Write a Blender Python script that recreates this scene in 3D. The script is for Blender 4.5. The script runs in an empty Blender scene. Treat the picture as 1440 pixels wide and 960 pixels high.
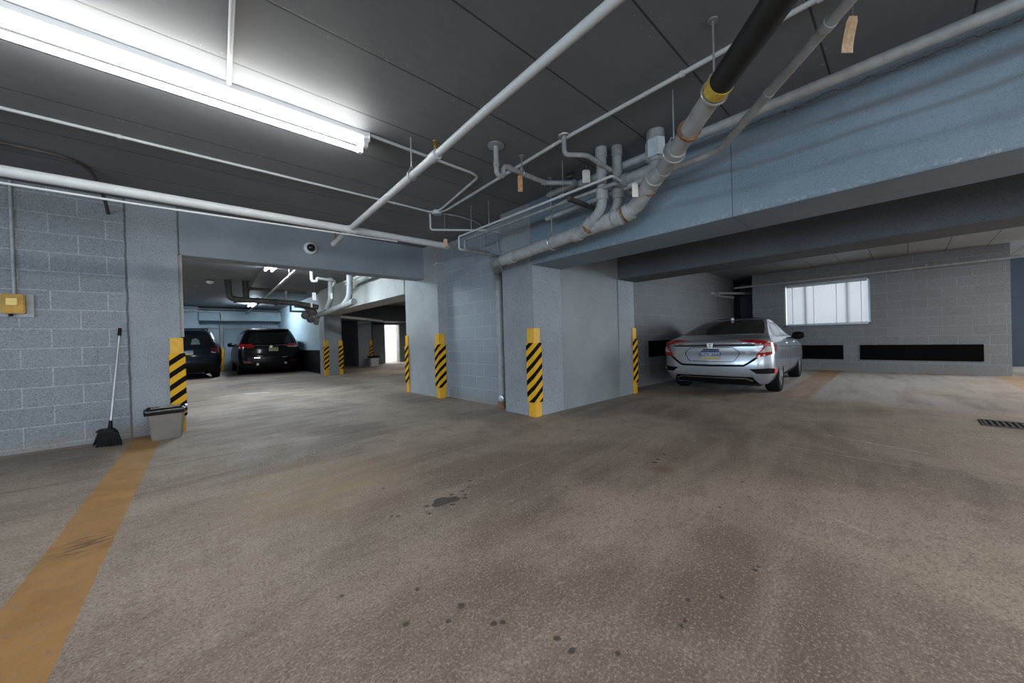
import bpy, bmesh, math, random
from mathutils import Vector, Matrix, Quaternion
random.seed(7)
S = bpy.context.scene
COL = S.collection
R = math.radians

# ------------------------------------------------------------------ camera, world, light, exposure
H = 1.02
yaw, pit, rol = R(47.567), R(-.3617), R(1.6537)
fw = Vector((math.cos(yaw)*math.cos(pit), math.sin(yaw)*math.cos(pit), math.sin(pit)))
rt = Vector((math.sin(yaw), -math.cos(yaw), 0))
dn = fw.cross(rt)
r2 = rt*math.cos(rol) + dn*math.sin(rol)
d2 = -rt*math.sin(rol) + dn*math.cos(rol)
cd = bpy.data.cameras.new('camera'); cam = bpy.data.objects.new('camera', cd); COL.objects.link(cam)
m = Matrix.Identity(4)
for i in range(3):
    m[i][0] = r2[i]; m[i][1] = -d2[i]; m[i][2] = -fw[i]
m[2][3] = H
cam.matrix_world = m
cd.sensor_width = 36; cd.sensor_fit = 'HORIZONTAL'; cd.lens = 508.41/1440*36; cd.clip_start = .02; cd.clip_end = 200
S.camera = cam
vs = S.view_settings
S.display_settings.display_device = 'sRGB'
vs.view_transform = 'Standard'; vs.look = 'None'; vs.exposure = 0.0; vs.gamma = 1; vs.use_curve_mapping = False
S.cycles.max_bounces = 10; S.cycles.diffuse_bounces = 6; S.cycles.glossy_bounces = 4; S.cycles.transmission_bounces = 4
S.cycles.sample_clamp_indirect = 4
S.cycles.caustics_reflective = False; S.cycles.caustics_refractive = False
W = bpy.data.worlds.new('sky'); S.world = W; W.use_nodes = True
bg = W.node_tree.nodes['Background']; bg.inputs[0].default_value = (.80, .88, 1.0, 1); bg.inputs[1].default_value = 1.0

def area(name, loc, target, sx, sy, power, color):
    l = bpy.data.lights.new(name, 'AREA'); l.shape = 'RECTANGLE'; l.size = sx; l.size_y = sy; l.energy = power; l.color = color
    o = bpy.data.objects.new(name, l); COL.objects.link(o); o.location = loc
    d = Vector(target)-Vector(loc); o.rotation_euler = d.to_track_quat('-Z', 'Y').to_euler()
    return o
WARM = (1.0, .95, .895); COOL = (.58, .79, 1.0); NEU = (1, .965, .92)
area('daylight_gate_side', (-7.4, -2.5, .95), (3.4, .5, .5), 6, 1.7, 380, COOL)
area('daylight_gate_rear', (-1.5, -9.0, 1.0), (0, 6, .5), 7, 1.9, 260, (.78, .88, 1))
area('fill_lamp_aisle', (-2.2, -2.2, 2.7), (-2.2, -2.2, 0), 2.4, .25, 120, WARM)  # unseen fill lamp added behind the camera
area('fill_lamp_drive', (.2, -3.4, 2.7), (.2, -3.4, 0), 2.4, .25, 180, WARM)  # second added fill lamp, out of view, brightens the floor
area('fill_lamp_ramp', (4.7, -4.2, 2.7), (4.7, -4.2, 0), .5, 1.5, 60, WARM)  # weak fill lamp added out of view to the right
area('fill_lamp_bay', (9.2, -3.0, 2.58), (9.2, -3.0, 0), 2.4, .25, 105, NEU)  # fill lamp added over the bay, out of view
area('daylight_bay_gate', (14.0, -5.6, 1.6), (10.5, 1.0, .2), 3, 2.0, 430, (.8, .9, 1))
area('daylight_window', (13.6, 1.4, 2.3), (12.1, 1.4, 1.7), 3, 2.4, 85, (.93, .95, 1))
area('ceiling_tubes_far', (7.3, 12.5, 2.7), (7.3, 12.5, 0), 2.0, .25, 45, NEU)
area('fill_lamp_back', (-2.5, 13.5, 2.7), (-2.5, 13.5, 0), 2.4, .25, 200, (.85, .94, 1))  # unseen fill lamp added to brighten the room behind the gate
area('lobby_lamp', (8.1, 19.4, 2.3), (8.1, 19.4, 0), 1.2, 1.2, 110, (1, .98, .95))

# ------------------------------------------------------------------ node helper
class NT:
    def __init__(s, name):
        s.mat = bpy.data.materials.new(name); s.mat.use_nodes = True
        s.t = s.mat.node_tree; s.b = s.t.nodes['Principled BSDF']; s._p = None
    def put(s, sock, v):
        if hasattr(v, 'is_output'): s.t.links.new(v, sock)
        elif isinstance(v, (tuple, list)):
            v = tuple(v)
            if sock.type == 'RGBA' and len(v) == 3: v = v+(1,)
            sock.default_value = v
        else: sock.default_value = v
    def node(s, t, **k):
        n = s.t.nodes.new(t)
        for a, v in k.items(): setattr(n, a, v)
        return n
    def pos(s):
        if s._p is None: s._p = s.node('ShaderNodeNewGeometry').outputs['Position']
        return s._p
    def obj(s): return s.node('ShaderNodeTexCoord').outputs['Object']
    def math(s, op, a, b=0., c=0., clamp=False):
        n = s.node('ShaderNodeMath', operation=op, use_clamp=clamp)
        s.put(n.inputs[0], a); s.put(n.inputs[1], b); s.put(n.inputs[2], c); return n.outputs[0]
    def vec(s, op, a, b=(0, 0, 0), out=0):
        n = s.node('ShaderNodeVectorMath', operation=op); s.put(n.inputs[0], a)
        if op == 'SCALE': s.put(n.inputs['Scale'], b)
        else: s.put(n.inputs[1], b)
        return n.outputs['Value'] if out else n.outputs[0]
    def sep(s, v):
        n = s.node('ShaderNodeSeparateXYZ'); s.put(n.inputs[0], v); return n.outputs
    def comb(s, x, y, z):
        n = s.node('ShaderNodeCombineXYZ'); s.put(n.inputs[0], x); s.put(n.inputs[1], y); s.put(n.inputs[2], z); return n.outputs[0]
    def noise(s, v, scale, detail=3., rough=.55, dist=0.):
        n = s.node('ShaderNodeTexNoise'); s.put(n.inputs['Vector'], v)
        n.inputs['Scale'].default_value = scale; n.inputs['Detail'].default_value = detail
        n.inputs['Roughness'].default_value = rough; n.inputs['Distortion'].default_value = dist
        return n.outputs[0]
    def ramp(s, v, a, b, to0=0., to1=1., smooth=True):
        n = s.node('ShaderNodeMapRange'); n.interpolation_type = 'SMOOTHSTEP' if smooth else 'LINEAR'; n.clamp = True
        s.put(n.inputs[0], v); n.inputs[1].default_value = a; n.inputs[2].default_value = b
        n.inputs[3].default_value = to0; n.inputs[4].default_value = to1; return n.outputs[0]
    def mix(s, f, a, b, mode='MIX'):
        n = s.node('ShaderNodeMix', data_type='RGBA', blend_type=mode)
        s.put(n.inputs[0], f); s.put(n.inputs[6], a); s.put(n.inputs[7], b); return n.outputs[2]
    def bump(s, h, strength=.3, dist=.01):
        n = s.node('ShaderNodeBump'); s.put(n.inputs['Height'], h)
        n.inputs['Strength'].default_value = strength; n.inputs['Distance'].default_value = dist
        s.t.links.new(n.outputs[0], s.b.inputs['Normal'])
    def set(s, color=None, rough=None, metal=None, **k):
        if color is not None: s.put(s.b.inputs['Base Color'], color)
        if rough is not None: s.put(s.b.inputs['Roughness'], rough)
        if metal is not None: s.put(s.b.inputs['Metallic'], metal)
        for a, v in k.items(): s.put(s.b.inputs[a.replace('_', ' ')], v)
        return s.mat
    def line(s, x, c, w, soft=.5):       # 1 on |x-c|<w
        d = s.math('ABSOLUTE', s.math('SUBTRACT', x, c)); return s.ramp(d, w*soft, w, 1., 0.)
    def between(s, x, a, b):
        return s.math('MULTIPLY', s.math('GREATER_THAN', x, a), s.math('LESS_THAN', x, b))

def plain(name, c, rough=.5, metal=0., var=.12, scale=9., bump=0., bscale=120., **k):
    n = NT(name); p = n.pos()
    f = n.noise(p, scale, 4)
    c = Vector(c)
    col = n.mix(n.ramp(f, .3, .7), tuple(c*(1-var)), tuple(c*(1+var)))
    if bump: n.bump(n.noise(p, bscale, 2), bump, .004)
    return n.set(col, rough, metal, **k)

# ------------------------------------------------------------------ materials
def painted_block(name, axis, z0, x0, course, width, base, mortar_light=.16, mortar=.012, seam=None):
    n = NT(name); p = n.pos(); x, y, z = n.sep(p)
    h = n.math('SUBTRACT', x if axis == 'x' else y, x0)
    v = n.comb(h, n.math('SUBTRACT', z, z0), 0)
    b = n.node('ShaderNodeTexBrick'); n.put(b.inputs['Vector'], v)
    b.offset = .5; b.inputs['Scale'].default_value = 1; b.inputs['Brick Width'].default_value = width
    b.inputs['Row Height'].default_value = course; b.inputs['Mortar Size'].default_value = mortar*.55
    b.inputs['Mortar Smooth'].default_value = .3; b.inputs['Bias'].default_value = 0
    base = Vector(base)
    b.inputs['Color1'].default_value = (*(base*.95), 1); b.inputs['Color2'].default_value = (*(base*1.06), 1)
    b.inputs['Mortar'].default_value = (*(base*(1+mortar_light*2)), 1)
    broad = n.ramp(n.noise(p, .9, 4), .3, .7)
    col = n.mix(n.math('MULTIPLY', broad, .45), b.outputs[0], n.mix(1, b.outputs[0], (.80, .80, .78), 'MULTIPLY'))
    sp = n.noise(p, 88, 4, .75)
    col = n.mix(n.ramp(sp, .52, .62, 0, .75), col, tuple(base*.45))
    col = n.mix(n.ramp(sp, .36, .47, .45, 0), col, tuple(base*1.55))
    if seam is not None:
        sw = n.math('ADD', x, n.math('MULTIPLY', n.math('SUBTRACT', n.noise(p, 6, 3), .5), .03))
        col = n.mix(n.math('MULTIPLY', n.line(sw, seam, .012), .8), col, (.04, .04, .04))
    # grubby foot of the wall: splashed dirt
    foot = n.math('MULTIPLY', n.ramp(z, .02, .22, 1, 0), n.ramp(n.noise(p, 4, 4), .35, .7, .2, 1))
    col = n.mix(n.math('MULTIPLY', foot, .65), col, (.26, .215, .175))
    hgt = n.math('SUBTRACT', n.math('MULTIPLY', sp, .35), b.outputs['Fac'])
    n.bump(hgt, .55, .006)
    return n.set(col, .62)

def painted_concrete(name, base, pit=.5, fs=75):
    n = NT(name); p = n.pos(); base = Vector(base)
    f = n.noise(p, 1.6, 5, .6); sp = n.noise(p, fs, 4, .75); big = n.noise(p, 9, 4, .6)
    col = n.mix(n.ramp(f, .3, .7), tuple(base*.86), tuple(base*1.1))
    col = n.mix(n.ramp(big, .62, .72, 0, .5*pit), col, tuple(base*.6))
    col = n.mix(n.ramp(sp, .54, .64, 0, min(1, pit*1.3)), col, tuple(base*.42))
    col = n.mix(n.ramp(sp, .34, .46, .45, 0), col, tuple(base*1.5))
    n.bump(sp, .4, .005)
    return n, col, p

BLUE = (.300, .355, .400)
M = {}
M['wall_block'] = painted_block('painted_block_wall', 'x', .049, -1.012, .2035, .410, (.228, .25, .268), .30, .013, -.452)
M['wall_block_y'] = painted_block('painted_block_cross_wall', 'y', .02, .3, .2035, .410, (.30, .35, .395), .2, .011)
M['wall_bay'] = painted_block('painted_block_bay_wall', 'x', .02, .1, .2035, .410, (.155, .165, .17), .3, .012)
M['wall_window'] = painted_block('painted_block_window_wall', 'y', .02, .1, .2035, .410, (.235, .25, .258), .22, .012)
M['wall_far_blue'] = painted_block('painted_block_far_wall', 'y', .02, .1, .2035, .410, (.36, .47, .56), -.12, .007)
n, c, p = painted_concrete('painted_column', (.268, .294, .313), .7); M['column'] = n.set(c, .6)
n, c, p = painted_concrete('pale_worn_lit_column', (.345, .365, .37), .8); M['column_pale'] = n.set(c, .65)  # paler column copy: bare concrete, plus lamplight on its face put into the colour
n, c, p = painted_concrete('bare_concrete', (.40, .41, .39), .4); M['concrete'] = n.set(c, .7)
n, c, p = painted_concrete('smooth_panel', (.20, .222, .228), .10); M['panel'] = n.set(c, .5)
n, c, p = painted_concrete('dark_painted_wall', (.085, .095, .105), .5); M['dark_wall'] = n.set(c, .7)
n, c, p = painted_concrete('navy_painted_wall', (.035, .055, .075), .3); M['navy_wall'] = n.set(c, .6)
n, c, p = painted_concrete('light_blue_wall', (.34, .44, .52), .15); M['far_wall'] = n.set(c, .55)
n, c, p = painted_concrete('painted_header_beam', (.225, .262, .29), .2); x, y, z = n.sep(p)
c = n.mix(n.math('MULTIPLY', n.line(n.math('ADD', x, n.math('MULTIPLY', n.math('SUBTRACT', n.noise(p, 8, 3), .5), .02)), .006, .008), .8), c, (.04, .04, .04))
M['beam_gate'] = n.set(c, .55)
# long beam over the bay: hairline crack, joint and dark wavering bands along it
n, c, p = painted_concrete('painted_long_beam', (.185, .245, .295), .3, 120)
x, y, z = n.sep(p)
wob = n.math('MULTIPLY', n.math('SUBTRACT', n.noise(p, 7, 5, .7), .5), .12)
cr = n.math('MULTIPLY', n.line(n.math('ADD', z, wob), 2.66, .004), n.between(y, -1.2, 1.0))
jn = n.math('MULTIPLY', n.line(y, .955, .005), n.between(z, 1.95, 2.60))
c = n.mix(n.math('MULTIPLY', n.math('MAXIMUM', cr, jn), .8), c, (.05, .06, .07))
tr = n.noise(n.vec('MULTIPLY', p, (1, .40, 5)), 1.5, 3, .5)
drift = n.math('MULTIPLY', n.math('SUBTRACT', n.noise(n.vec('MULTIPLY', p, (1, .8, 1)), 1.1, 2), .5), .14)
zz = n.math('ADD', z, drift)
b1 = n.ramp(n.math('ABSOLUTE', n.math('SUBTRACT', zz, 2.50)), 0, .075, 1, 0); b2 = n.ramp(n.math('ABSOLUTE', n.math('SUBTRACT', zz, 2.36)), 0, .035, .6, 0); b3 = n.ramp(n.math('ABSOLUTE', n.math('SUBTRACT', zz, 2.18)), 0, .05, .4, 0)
bands = n.math('MAXIMUM', n.math('MAXIMUM', b1, b2), b3)
bands = n.math('MULTIPLY', bands, n.ramp(tr, .34, .58))
c = n.mix(n.math('MULTIPLY', bands, .72), c, (.092, .092, .09))
edge = n.math('MULTIPLY', n.math('MULTIPLY', n.ramp(z, 1.985, 2.035, 1, 0), n.math('GREATER_THAN', z, 1.979)), n.ramp(n.noise(p, 42, 3), .54, .62))
c = n.mix(n.math('MULTIPLY', edge, .38), c, (.5, .5, .47))
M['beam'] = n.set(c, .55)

def ceiling_mat(name, base, y0, sp):
    n = NT(name); p = n.pos(); x, y, z = n.sep(p); base = Vector(base)
    k = n.math('FRACT', n.math('DIVIDE', n.math('ADD', n.math('SUBTRACT', y, y0), 40*sp+sp/2), sp))
    ln = n.line(k, .5, .012 if sp > .58 else .016, .6)
    f = n.noise(p, 1.1, 5, .6); st = n.noise(n.vec('MULTIPLY', p, (1, 9, 1)), 2.2, 3, .6)
    col = n.mix(n.ramp(f, .3, .7), tuple(base*.88), tuple(base*1.1))
    col = n.mix(n.ramp(st, .4, .7, 0, .25), col, tuple(base*.8))
    drip = n.math('MULTIPLY', n.ramp(n.noise(p, 38, 2), .66, .70), n.math('MULTIPLY', n.line(k, .5, .12), n.ramp(n.noise(p, 1.2, 2), .5, .62)))
    col = n.mix(n.math('MULTIPLY', drip, .5), col, (.5, .5, .48))
    col = n.mix(n.math('MULTIPLY', ln, .85), col, (.02, .02, .02))
    n.bump(n.math('SUBTRACT', n.math('MULTIPLY', n.noise(p, 90, 2), .1), ln), .4, .008)
    return n.set(col, .6)
M['ceiling'] = ceiling_mat('grey_plank_ceiling', (.160, .172, .182), 1.560, .613)
M['ceiling_bay'] = ceiling_mat('bay_plank_ceiling', (.22, .215, .205), -.03, .54)

# floor: worn brown-grey concrete, painted bay lines, joint, oil spots
n = NT('worn_concrete_floor'); p = n.pos(); x, y, z = n.sep(p)
big = n.noise(p, .62, 4, .55, .5); mid = n.noise(p, 3.4, 6, .7); fine = n.noise(p, 26, 6, .8); spk = n.noise(p, 95, 3, .7)
ang = n.comb(n.math('ADD', n.math('MULTIPLY', x, .5), n.math('MULTIPLY', y, .2)), n.math('ADD', n.math('MULTIPLY', y, 3.2), n.math('MULTIPLY', x, -.3)), 0)
swp = n.noise(ang, 1.1, 5, .62, .3)
col = n.mix(n.ramp(big, .40, .60), (.185, .142, .112), (.375, .305, .243))
col = n.mix(n.ramp(swp, .40, .62, 0, .45), col, (.42, .352, .292))
col = n.mix(n.ramp(mid, .46, .70, 0, .5), col, (.215, .170, .137))
col = n.mix(n.ramp(fine, .50, .64, 0, .55), col, (.165, .128, .102))
col = n.mix(n.ramp(fine, .34, .46, .42, 0), col, (.56, .485, .415))
col = n.mix(n.ramp(spk, .53, .62, 0, .62), col, (.125, .098, .08))
col = n.mix(n.ramp(spk, .36, .45, .5, 0), col, (.60, .515, .43))
# paler bay floor on the right
pale = n.math('MULTIPLY', n.ramp(x, 6.4, 7.6), n.ramp(y, -1.8, .5))
col = n.mix(n.math('MULTIPLY', pale, n.ramp(swp, .3, .6, .25, .7)), col, (.56, .53, .51))
# ochre bloom
dd = n.vec('DISTANCE', p, (.75, 2.9, 0), 1)
col = n.mix(n.math('MULTIPLY', n.ramp(dd, .2, .9, .5, 0), n.ramp(mid, .3, .6, .3, 1)), col, (.40, .30, .17))
# saw-cut joint (slightly skew to the walls)
jx = n.math('ADD', y, n.math('MULTIPLY', x, .066))
jl = n.math('MULTIPLY', n.line(n.math('ADD', jx, n.math('MULTIPLY', n.math('SUBTRACT', mid, .5), .03)), 4.415, .010), n.between(x, -6, 3.2))
col = n.mix(n.math('MULTIPLY', jl, .75), col, (.06, .05, .045))
# ochre painted lines
wig = n.math('MULTIPLY', n.math('SUBTRACT', n.noise(p, 14, 3), .5), .012)
lx = n.math('ADD', n.math('ADD', x, n.math('MULTIPLY', n.math('SUBTRACT', 5.70, y), .034)), wig)
l1 = n.math('MULTIPLY', n.between(lx, -.447, -.203), n.between(y, -.5, 6.09))
ly = n.math('ADD', n.math('ADD', y, n.math('MULTIPLY', n.math('SUBTRACT', x, 12.1), -.016)), wig)
l2 = n.math('MULTIPLY', n.between(ly, 1.10, 1.50), n.between(x, 6.85, 12.1))
l2 = n.math('MULTIPLY', l2, n.ramp(x, 6.9, 11.8, .5, 1))
l3 = n.math('MULTIPLY', n.between(ly, -1.47, -1.16), n.between(x, 8.4, 13.2))
wear = n.ramp(fine, .48, .72, 1, .35)
yel = n.math('MULTIPLY', n.math('MAXIMUM', l1, n.math('MULTIPLY', n.math('MAXIMUM', l2, n.math('MULTIPLY', l3, .6)), .85)), wear)
ycol = n.mix(n.ramp(mid, .35, .7), (.45, .235, .065), (.36, .18, .05))
ycol = n.mix(n.ramp(big, .4, .6, .0, .35), ycol, (.33, .20, .09))
sc = n.noise(n.vec('MULTIPLY', p, (9, 42, 1)), 1.0, 3)
scuff = n.math('MULTIPLY', n.ramp(n.vec('DISTANCE', p, (-.40, 2.95, 0), 1), .05, .20, 1, 0), n.ramp(sc, .45, .58))
ycol = n.mix(n.math('MULTIPLY', scuff, .8), ycol, (.10, .06, .03))
col = n.mix(yel, col, ycol)
# pale scratches left by tyres
def seg(ax, ay, bx, by, w):
    d = Vector((bx-ax, by-ay)); L = d.length; d.normalize()
    t = n.math('ADD', n.math('MULTIPLY', n.math('SUBTRACT', x, ax), d.x), n.math('MULTIPLY', n.math('SUBTRACT', y, ay), d.y))
    q = n.math('ADD', n.math('MULTIPLY', n.math('SUBTRACT', x, ax), -d.y), n.math('MULTIPLY', n.math('SUBTRACT', y, ay), d.x))
    return n.math('MULTIPLY', n.line(q, 0, w), n.between(t, 0, L))
scr = seg(4.62, .58, 4.42, -.10, .012)
for a in ((4.55, .30, 4.44, -.06, .014), (3.95, .95, 3.93, -.05, .008), (5.40, .1, 5.32, -.70, .008), (2.62, .35, 2.48, .10, .007)):
    scr = n.math('MAXIMUM', scr, seg(*a))
dash = seg(.98, 9.72, 1.42, 9.55, .09)
col = n.mix(n.math('MULTIPLY', dash, .8), col, (.66, .64, .60))
col = n.mix(n.math('MULTIPLY', scr, n.ramp(fine, .35, .6, .85, .3)), col, (.60, .56, .52))
# oil drips
SPOTS = [(1.206, 2.02, .075), (1.16, 2.0, .05), (1.27, 1.99, .055), (1.10, 2.03, .02), (1.33, 1.95, .02), (1.36, 1.99, .018), (1.30, 2.06, .02), (1.22, 1.93, .022),
         (1.38, 2.05, .016), (.885, 2.06, .016), (.915, 2.035, .016), (1.06, 1.93, .018), (1.45, 2.08, .016), (1.52, 2.16, .018), (1.60, 2.22, .014), (1.72, 2.28, .012),
         (.693, 1.381, .014), (.769, 1.177, .021), (.575, 1.241, .017), (.693, 1.143, .014), (.805, 1.018, .016), (.83, 1.0, .016), (.918, .818, .017), (.914, .751, .018), (1.012, .644, .014),
         (1.41, .585, .013), (1.266, .552, .013), (1.30, .548, .012), (1.516, .502, .013), (1.791, .458, .014), (1.824, .453, .012), (2.304, .758, .014), (2.578, .68, .014), (2.81, .777, .014),
         (2.389, 1.564, .016), (2.641, 1.818, .014), (1.919, 1.593, .015), (2.772, 1.384, .03), (2.86, 1.40, .022), (2.89, 1.607, .018), (.452, 1.562, .014), (2.1, 1.2, .012), (1.874, 2.356, .016), (2.077, 2.407, .014), (2.124, 2.163, .014), (1.02, 2.5, .014),
         (3.02, 1.42, .02), (2.98, 1.30, .016)]
pw = n.vec('ADD', p, n.vec('SCALE', n.vec('SUBTRACT', n.node('ShaderNodeTexNoise').outputs['Color'], (.5, .5, .5)), .018))
tx = [q for q in n.t.nodes if q.type == 'TEX_NOISE'][-1]; n.put(tx.inputs['Vector'], p); tx.inputs['Scale'].default_value = 30
acc = None
for sx, sy, sr in SPOTS:
    d = n.math('SUBTRACT', n.vec('DISTANCE', pw, (sx, sy, 0), 1), sr*.78)
    acc = d if acc is None else n.math('MINIMUM', acc, d)
col = n.mix(n.ramp(acc, -.006, .004, .82, 0), col, (.035, .033, .031))
rust = n.ramp(n.vec('DISTANCE', p, (2.66, 1.27, 0), 1), .02, .14, .5, 0)
col = n.mix(rust, col, (.14, .085, .055))
n.bump(n.math('ADD', n.math('MULTIPLY', fine, .6), n.math('MULTIPLY', spk, .4)), .35, .006)
M['floor'] = n.set(col, n.ramp(mid, .3, .7, .62, .82))

M['pipe_white'] = plain('white_painted_pipe', (.52, .54, .54), .45, 0, .05, 6)
M['pipe_grey'] = plain('grey_painted_pipe', (.33, .345, .345), .5, 0, .14, 12, .15)
M['pipe_dim'] = plain('dull_grey_pipe', (.24, .245, .24), .55, 0, .2, 10, .15)
M['pipe_black'] = plain('black_plastic_pipe', (.012, .012, .012), .45, 0, .2)
M['pipe_dark'] = plain('dark_iron_pipe', (.055, .05, .045), .6, 0, .3)
M['rust'] = plain('rusty_joint', (.22, .12, .06), .8, 0, .4, 40, .3)
M['steel'] = plain('galvanised_steel', (.45, .46, .47), .35, .7, .1)
M['brass'] = plain('brass_fitting', (.30, .17, .03), .4, .5, .2)
M['gold'] = plain('yellow_print', (.55, .38, .06), .6, 0, .2, 60)
M['white'] = plain('white_enamel', (.78, .78, .77), .4, 0, .04)
M['offwhite'] = plain('off_white_plastic', (.6, .6, .58), .5, 0, .05)
M['black'] = plain('black_plastic', (.008, .008, .009), .5, 0, .2, Specular_IOR_Level=.15)
M['rubber'] = plain('black_rubber_pad', (.004, .004, .0045), .8, 0, .25, 30, Specular_IOR_Level=.06)
M['tag_white'] = plain('white_card_tag', (.72, .68, .60), .7, 0, .06)
M['tag_tan'] = plain('tan_card_tag', (.52, .36, .22), .8, 0, .2, 60)
M['tag_orange'] = plain('orange_card_tag', (.45, .24, .11), .8, 0, .35, 90)
M['ink'] = plain('dark_ink', (.03, .03, .04), .6)
M['bin_grey'] = plain('taupe_plastic_bin', (.19, .165, .145), .5, 0, .06)
M['liner'] = plain('black_bin_liner', (.008, .008, .009), .18, 0, .3, 30, .4, 40.)
M['yellow'] = plain('yellow_paint', (.72, .395, .025), .5, 0, .08, 20)
M['grate'] = plain('cast_iron_grate', (.075, .068, .062), .6, .3, .3, 30)
n = NT('hazard_tape'); x, y, z = n.sep(n.pos())
t = n.math('FRACT', n.math('ADD', n.math('DIVIDE', n.math('SUBTRACT', z, n.math('MULTIPLY', n.math('SUBTRACT', x, y), .8)), .152), 40.12))
M['hazard'] = n.set(n.mix(n.math('LESS_THAN', t, .46), (.72, .395, .03), (.006, .0055, .005)), .6, Specular_IOR_Level=.06)
def emit(name, c, s):
    n = NT(name); return n.set((.9, .9, .9), .5, 0, Emission_Color=c, Emission_Strength=s)
M['tube'] = emit('lit_tube', (1, .985, .96), 36)
M['tube_far'] = emit('lit_far_tube', (.78, .91, 1), 210)
n = NT('window_glass'); t_ = n.node('ShaderNodeBsdfTransparent'); t_.inputs[0].default_value = (.92, .95, .95, 1)
g_ = n.node('ShaderNodeBsdfGlossy'); g_.inputs['Roughness'].default_value = .02; m_ = n.node('ShaderNodeMixShader'); m_.inputs[0].default_value = .06
n.t.links.new(t_.outputs[0], m_.inputs[1]); n.t.links.new(g_.outputs[0], m_.inputs[2]); n.t.links.new(m_.outputs[0], n.t.nodes['Material Output'].inputs[0]); M['glass_pane'] = n.mat
# blind slats: thin vinyl that lets daylight through
n = NT('vinyl_slats'); d = n.node('ShaderNodeBsdfDiffuse'); d.inputs[0].default_value = (.75, .75, .76, 1)
tl = n.node('ShaderNodeBsdfTranslucent'); tl.inputs[0].default_value = (.86, .87, .90, 1)
mx = n.node('ShaderNodeMixShader'); mx.inputs[0].default_value = .62
n.t.links.new(d.outputs[0], mx.inputs[1]); n.t.links.new(tl.outputs[0], mx.inputs[2])
n.t.links.new(mx.outputs[0], n.t.nodes['Material Output'].inputs[0]); M['slat'] = n.mat
M['silver'] = plain('silver_car_paint', (.40, .43, .47), .28, .55, .02, 3, Coat_Weight=.8, Coat_Roughness=.06)
M['dark_car'] = plain('black_car_paint', (.002, .0025, .004), .4, .0, .1, 3, Coat_Weight=.22, Coat_Roughness=.1, Specular_IOR_Level=.1)
M['navy_car'] = plain('navy_car_paint', (.003, .008, .015), .4, .1, .1, 3, Coat_Weight=.25, Coat_Roughness=.1, Specular_IOR_Level=.12)
M['car_glass'] = plain('tinted_glass', (.010, .012, .012), .06, 0, .1, 3, Specular_IOR_Level=.7)
M['side_glass'] = plain('bright_side_glass', (.20, .23, .25), .04, .55, .05, 3)
M['tail_red'] = plain('red_lens', (.33, .006, .010), .15, 0, .15, 30, Coat_Weight=1.)
M['tail_dim'] = plain('dark_red_lens', (.10, .006, .010), .15, 0, .15, 30, Coat_Weight=1.)
M['reflector'] = plain('bright_reflector', (.75, .02, .04), .25, 0, .1, 30, Coat_Weight=1.)
M['clear'] = plain('clear_lens', (.50, .47, .45), .2, .2, .3, 60, Coat_Weight=1.)
M['chrome'] = plain('chrome', (.75, .76, .78), .12, 1., .02)
M['trim'] = plain('black_trim', (.006, .006, .0065), .6, 0, .1, Specular_IOR_Level=.12)
M['tyre'] = plain('tyre_rubber', (.009, .0085, .0085), .8, 0, .2, Specular_IOR_Level=.15)
M['alloy'] = plain('alloy_rim', (.40, .40, .41), .3, .8, .05)
M['plate_white'] = plain('plate_white', (.36, .39, .43), .5, 0, .03)
M['plate_blue'] = plain('plate_blue', (.015, .03, .16), .5, 0, .03)
M['plate_gold'] = plain('plate_gold', (.55, .42, .08), .5, 0, .03)

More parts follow.
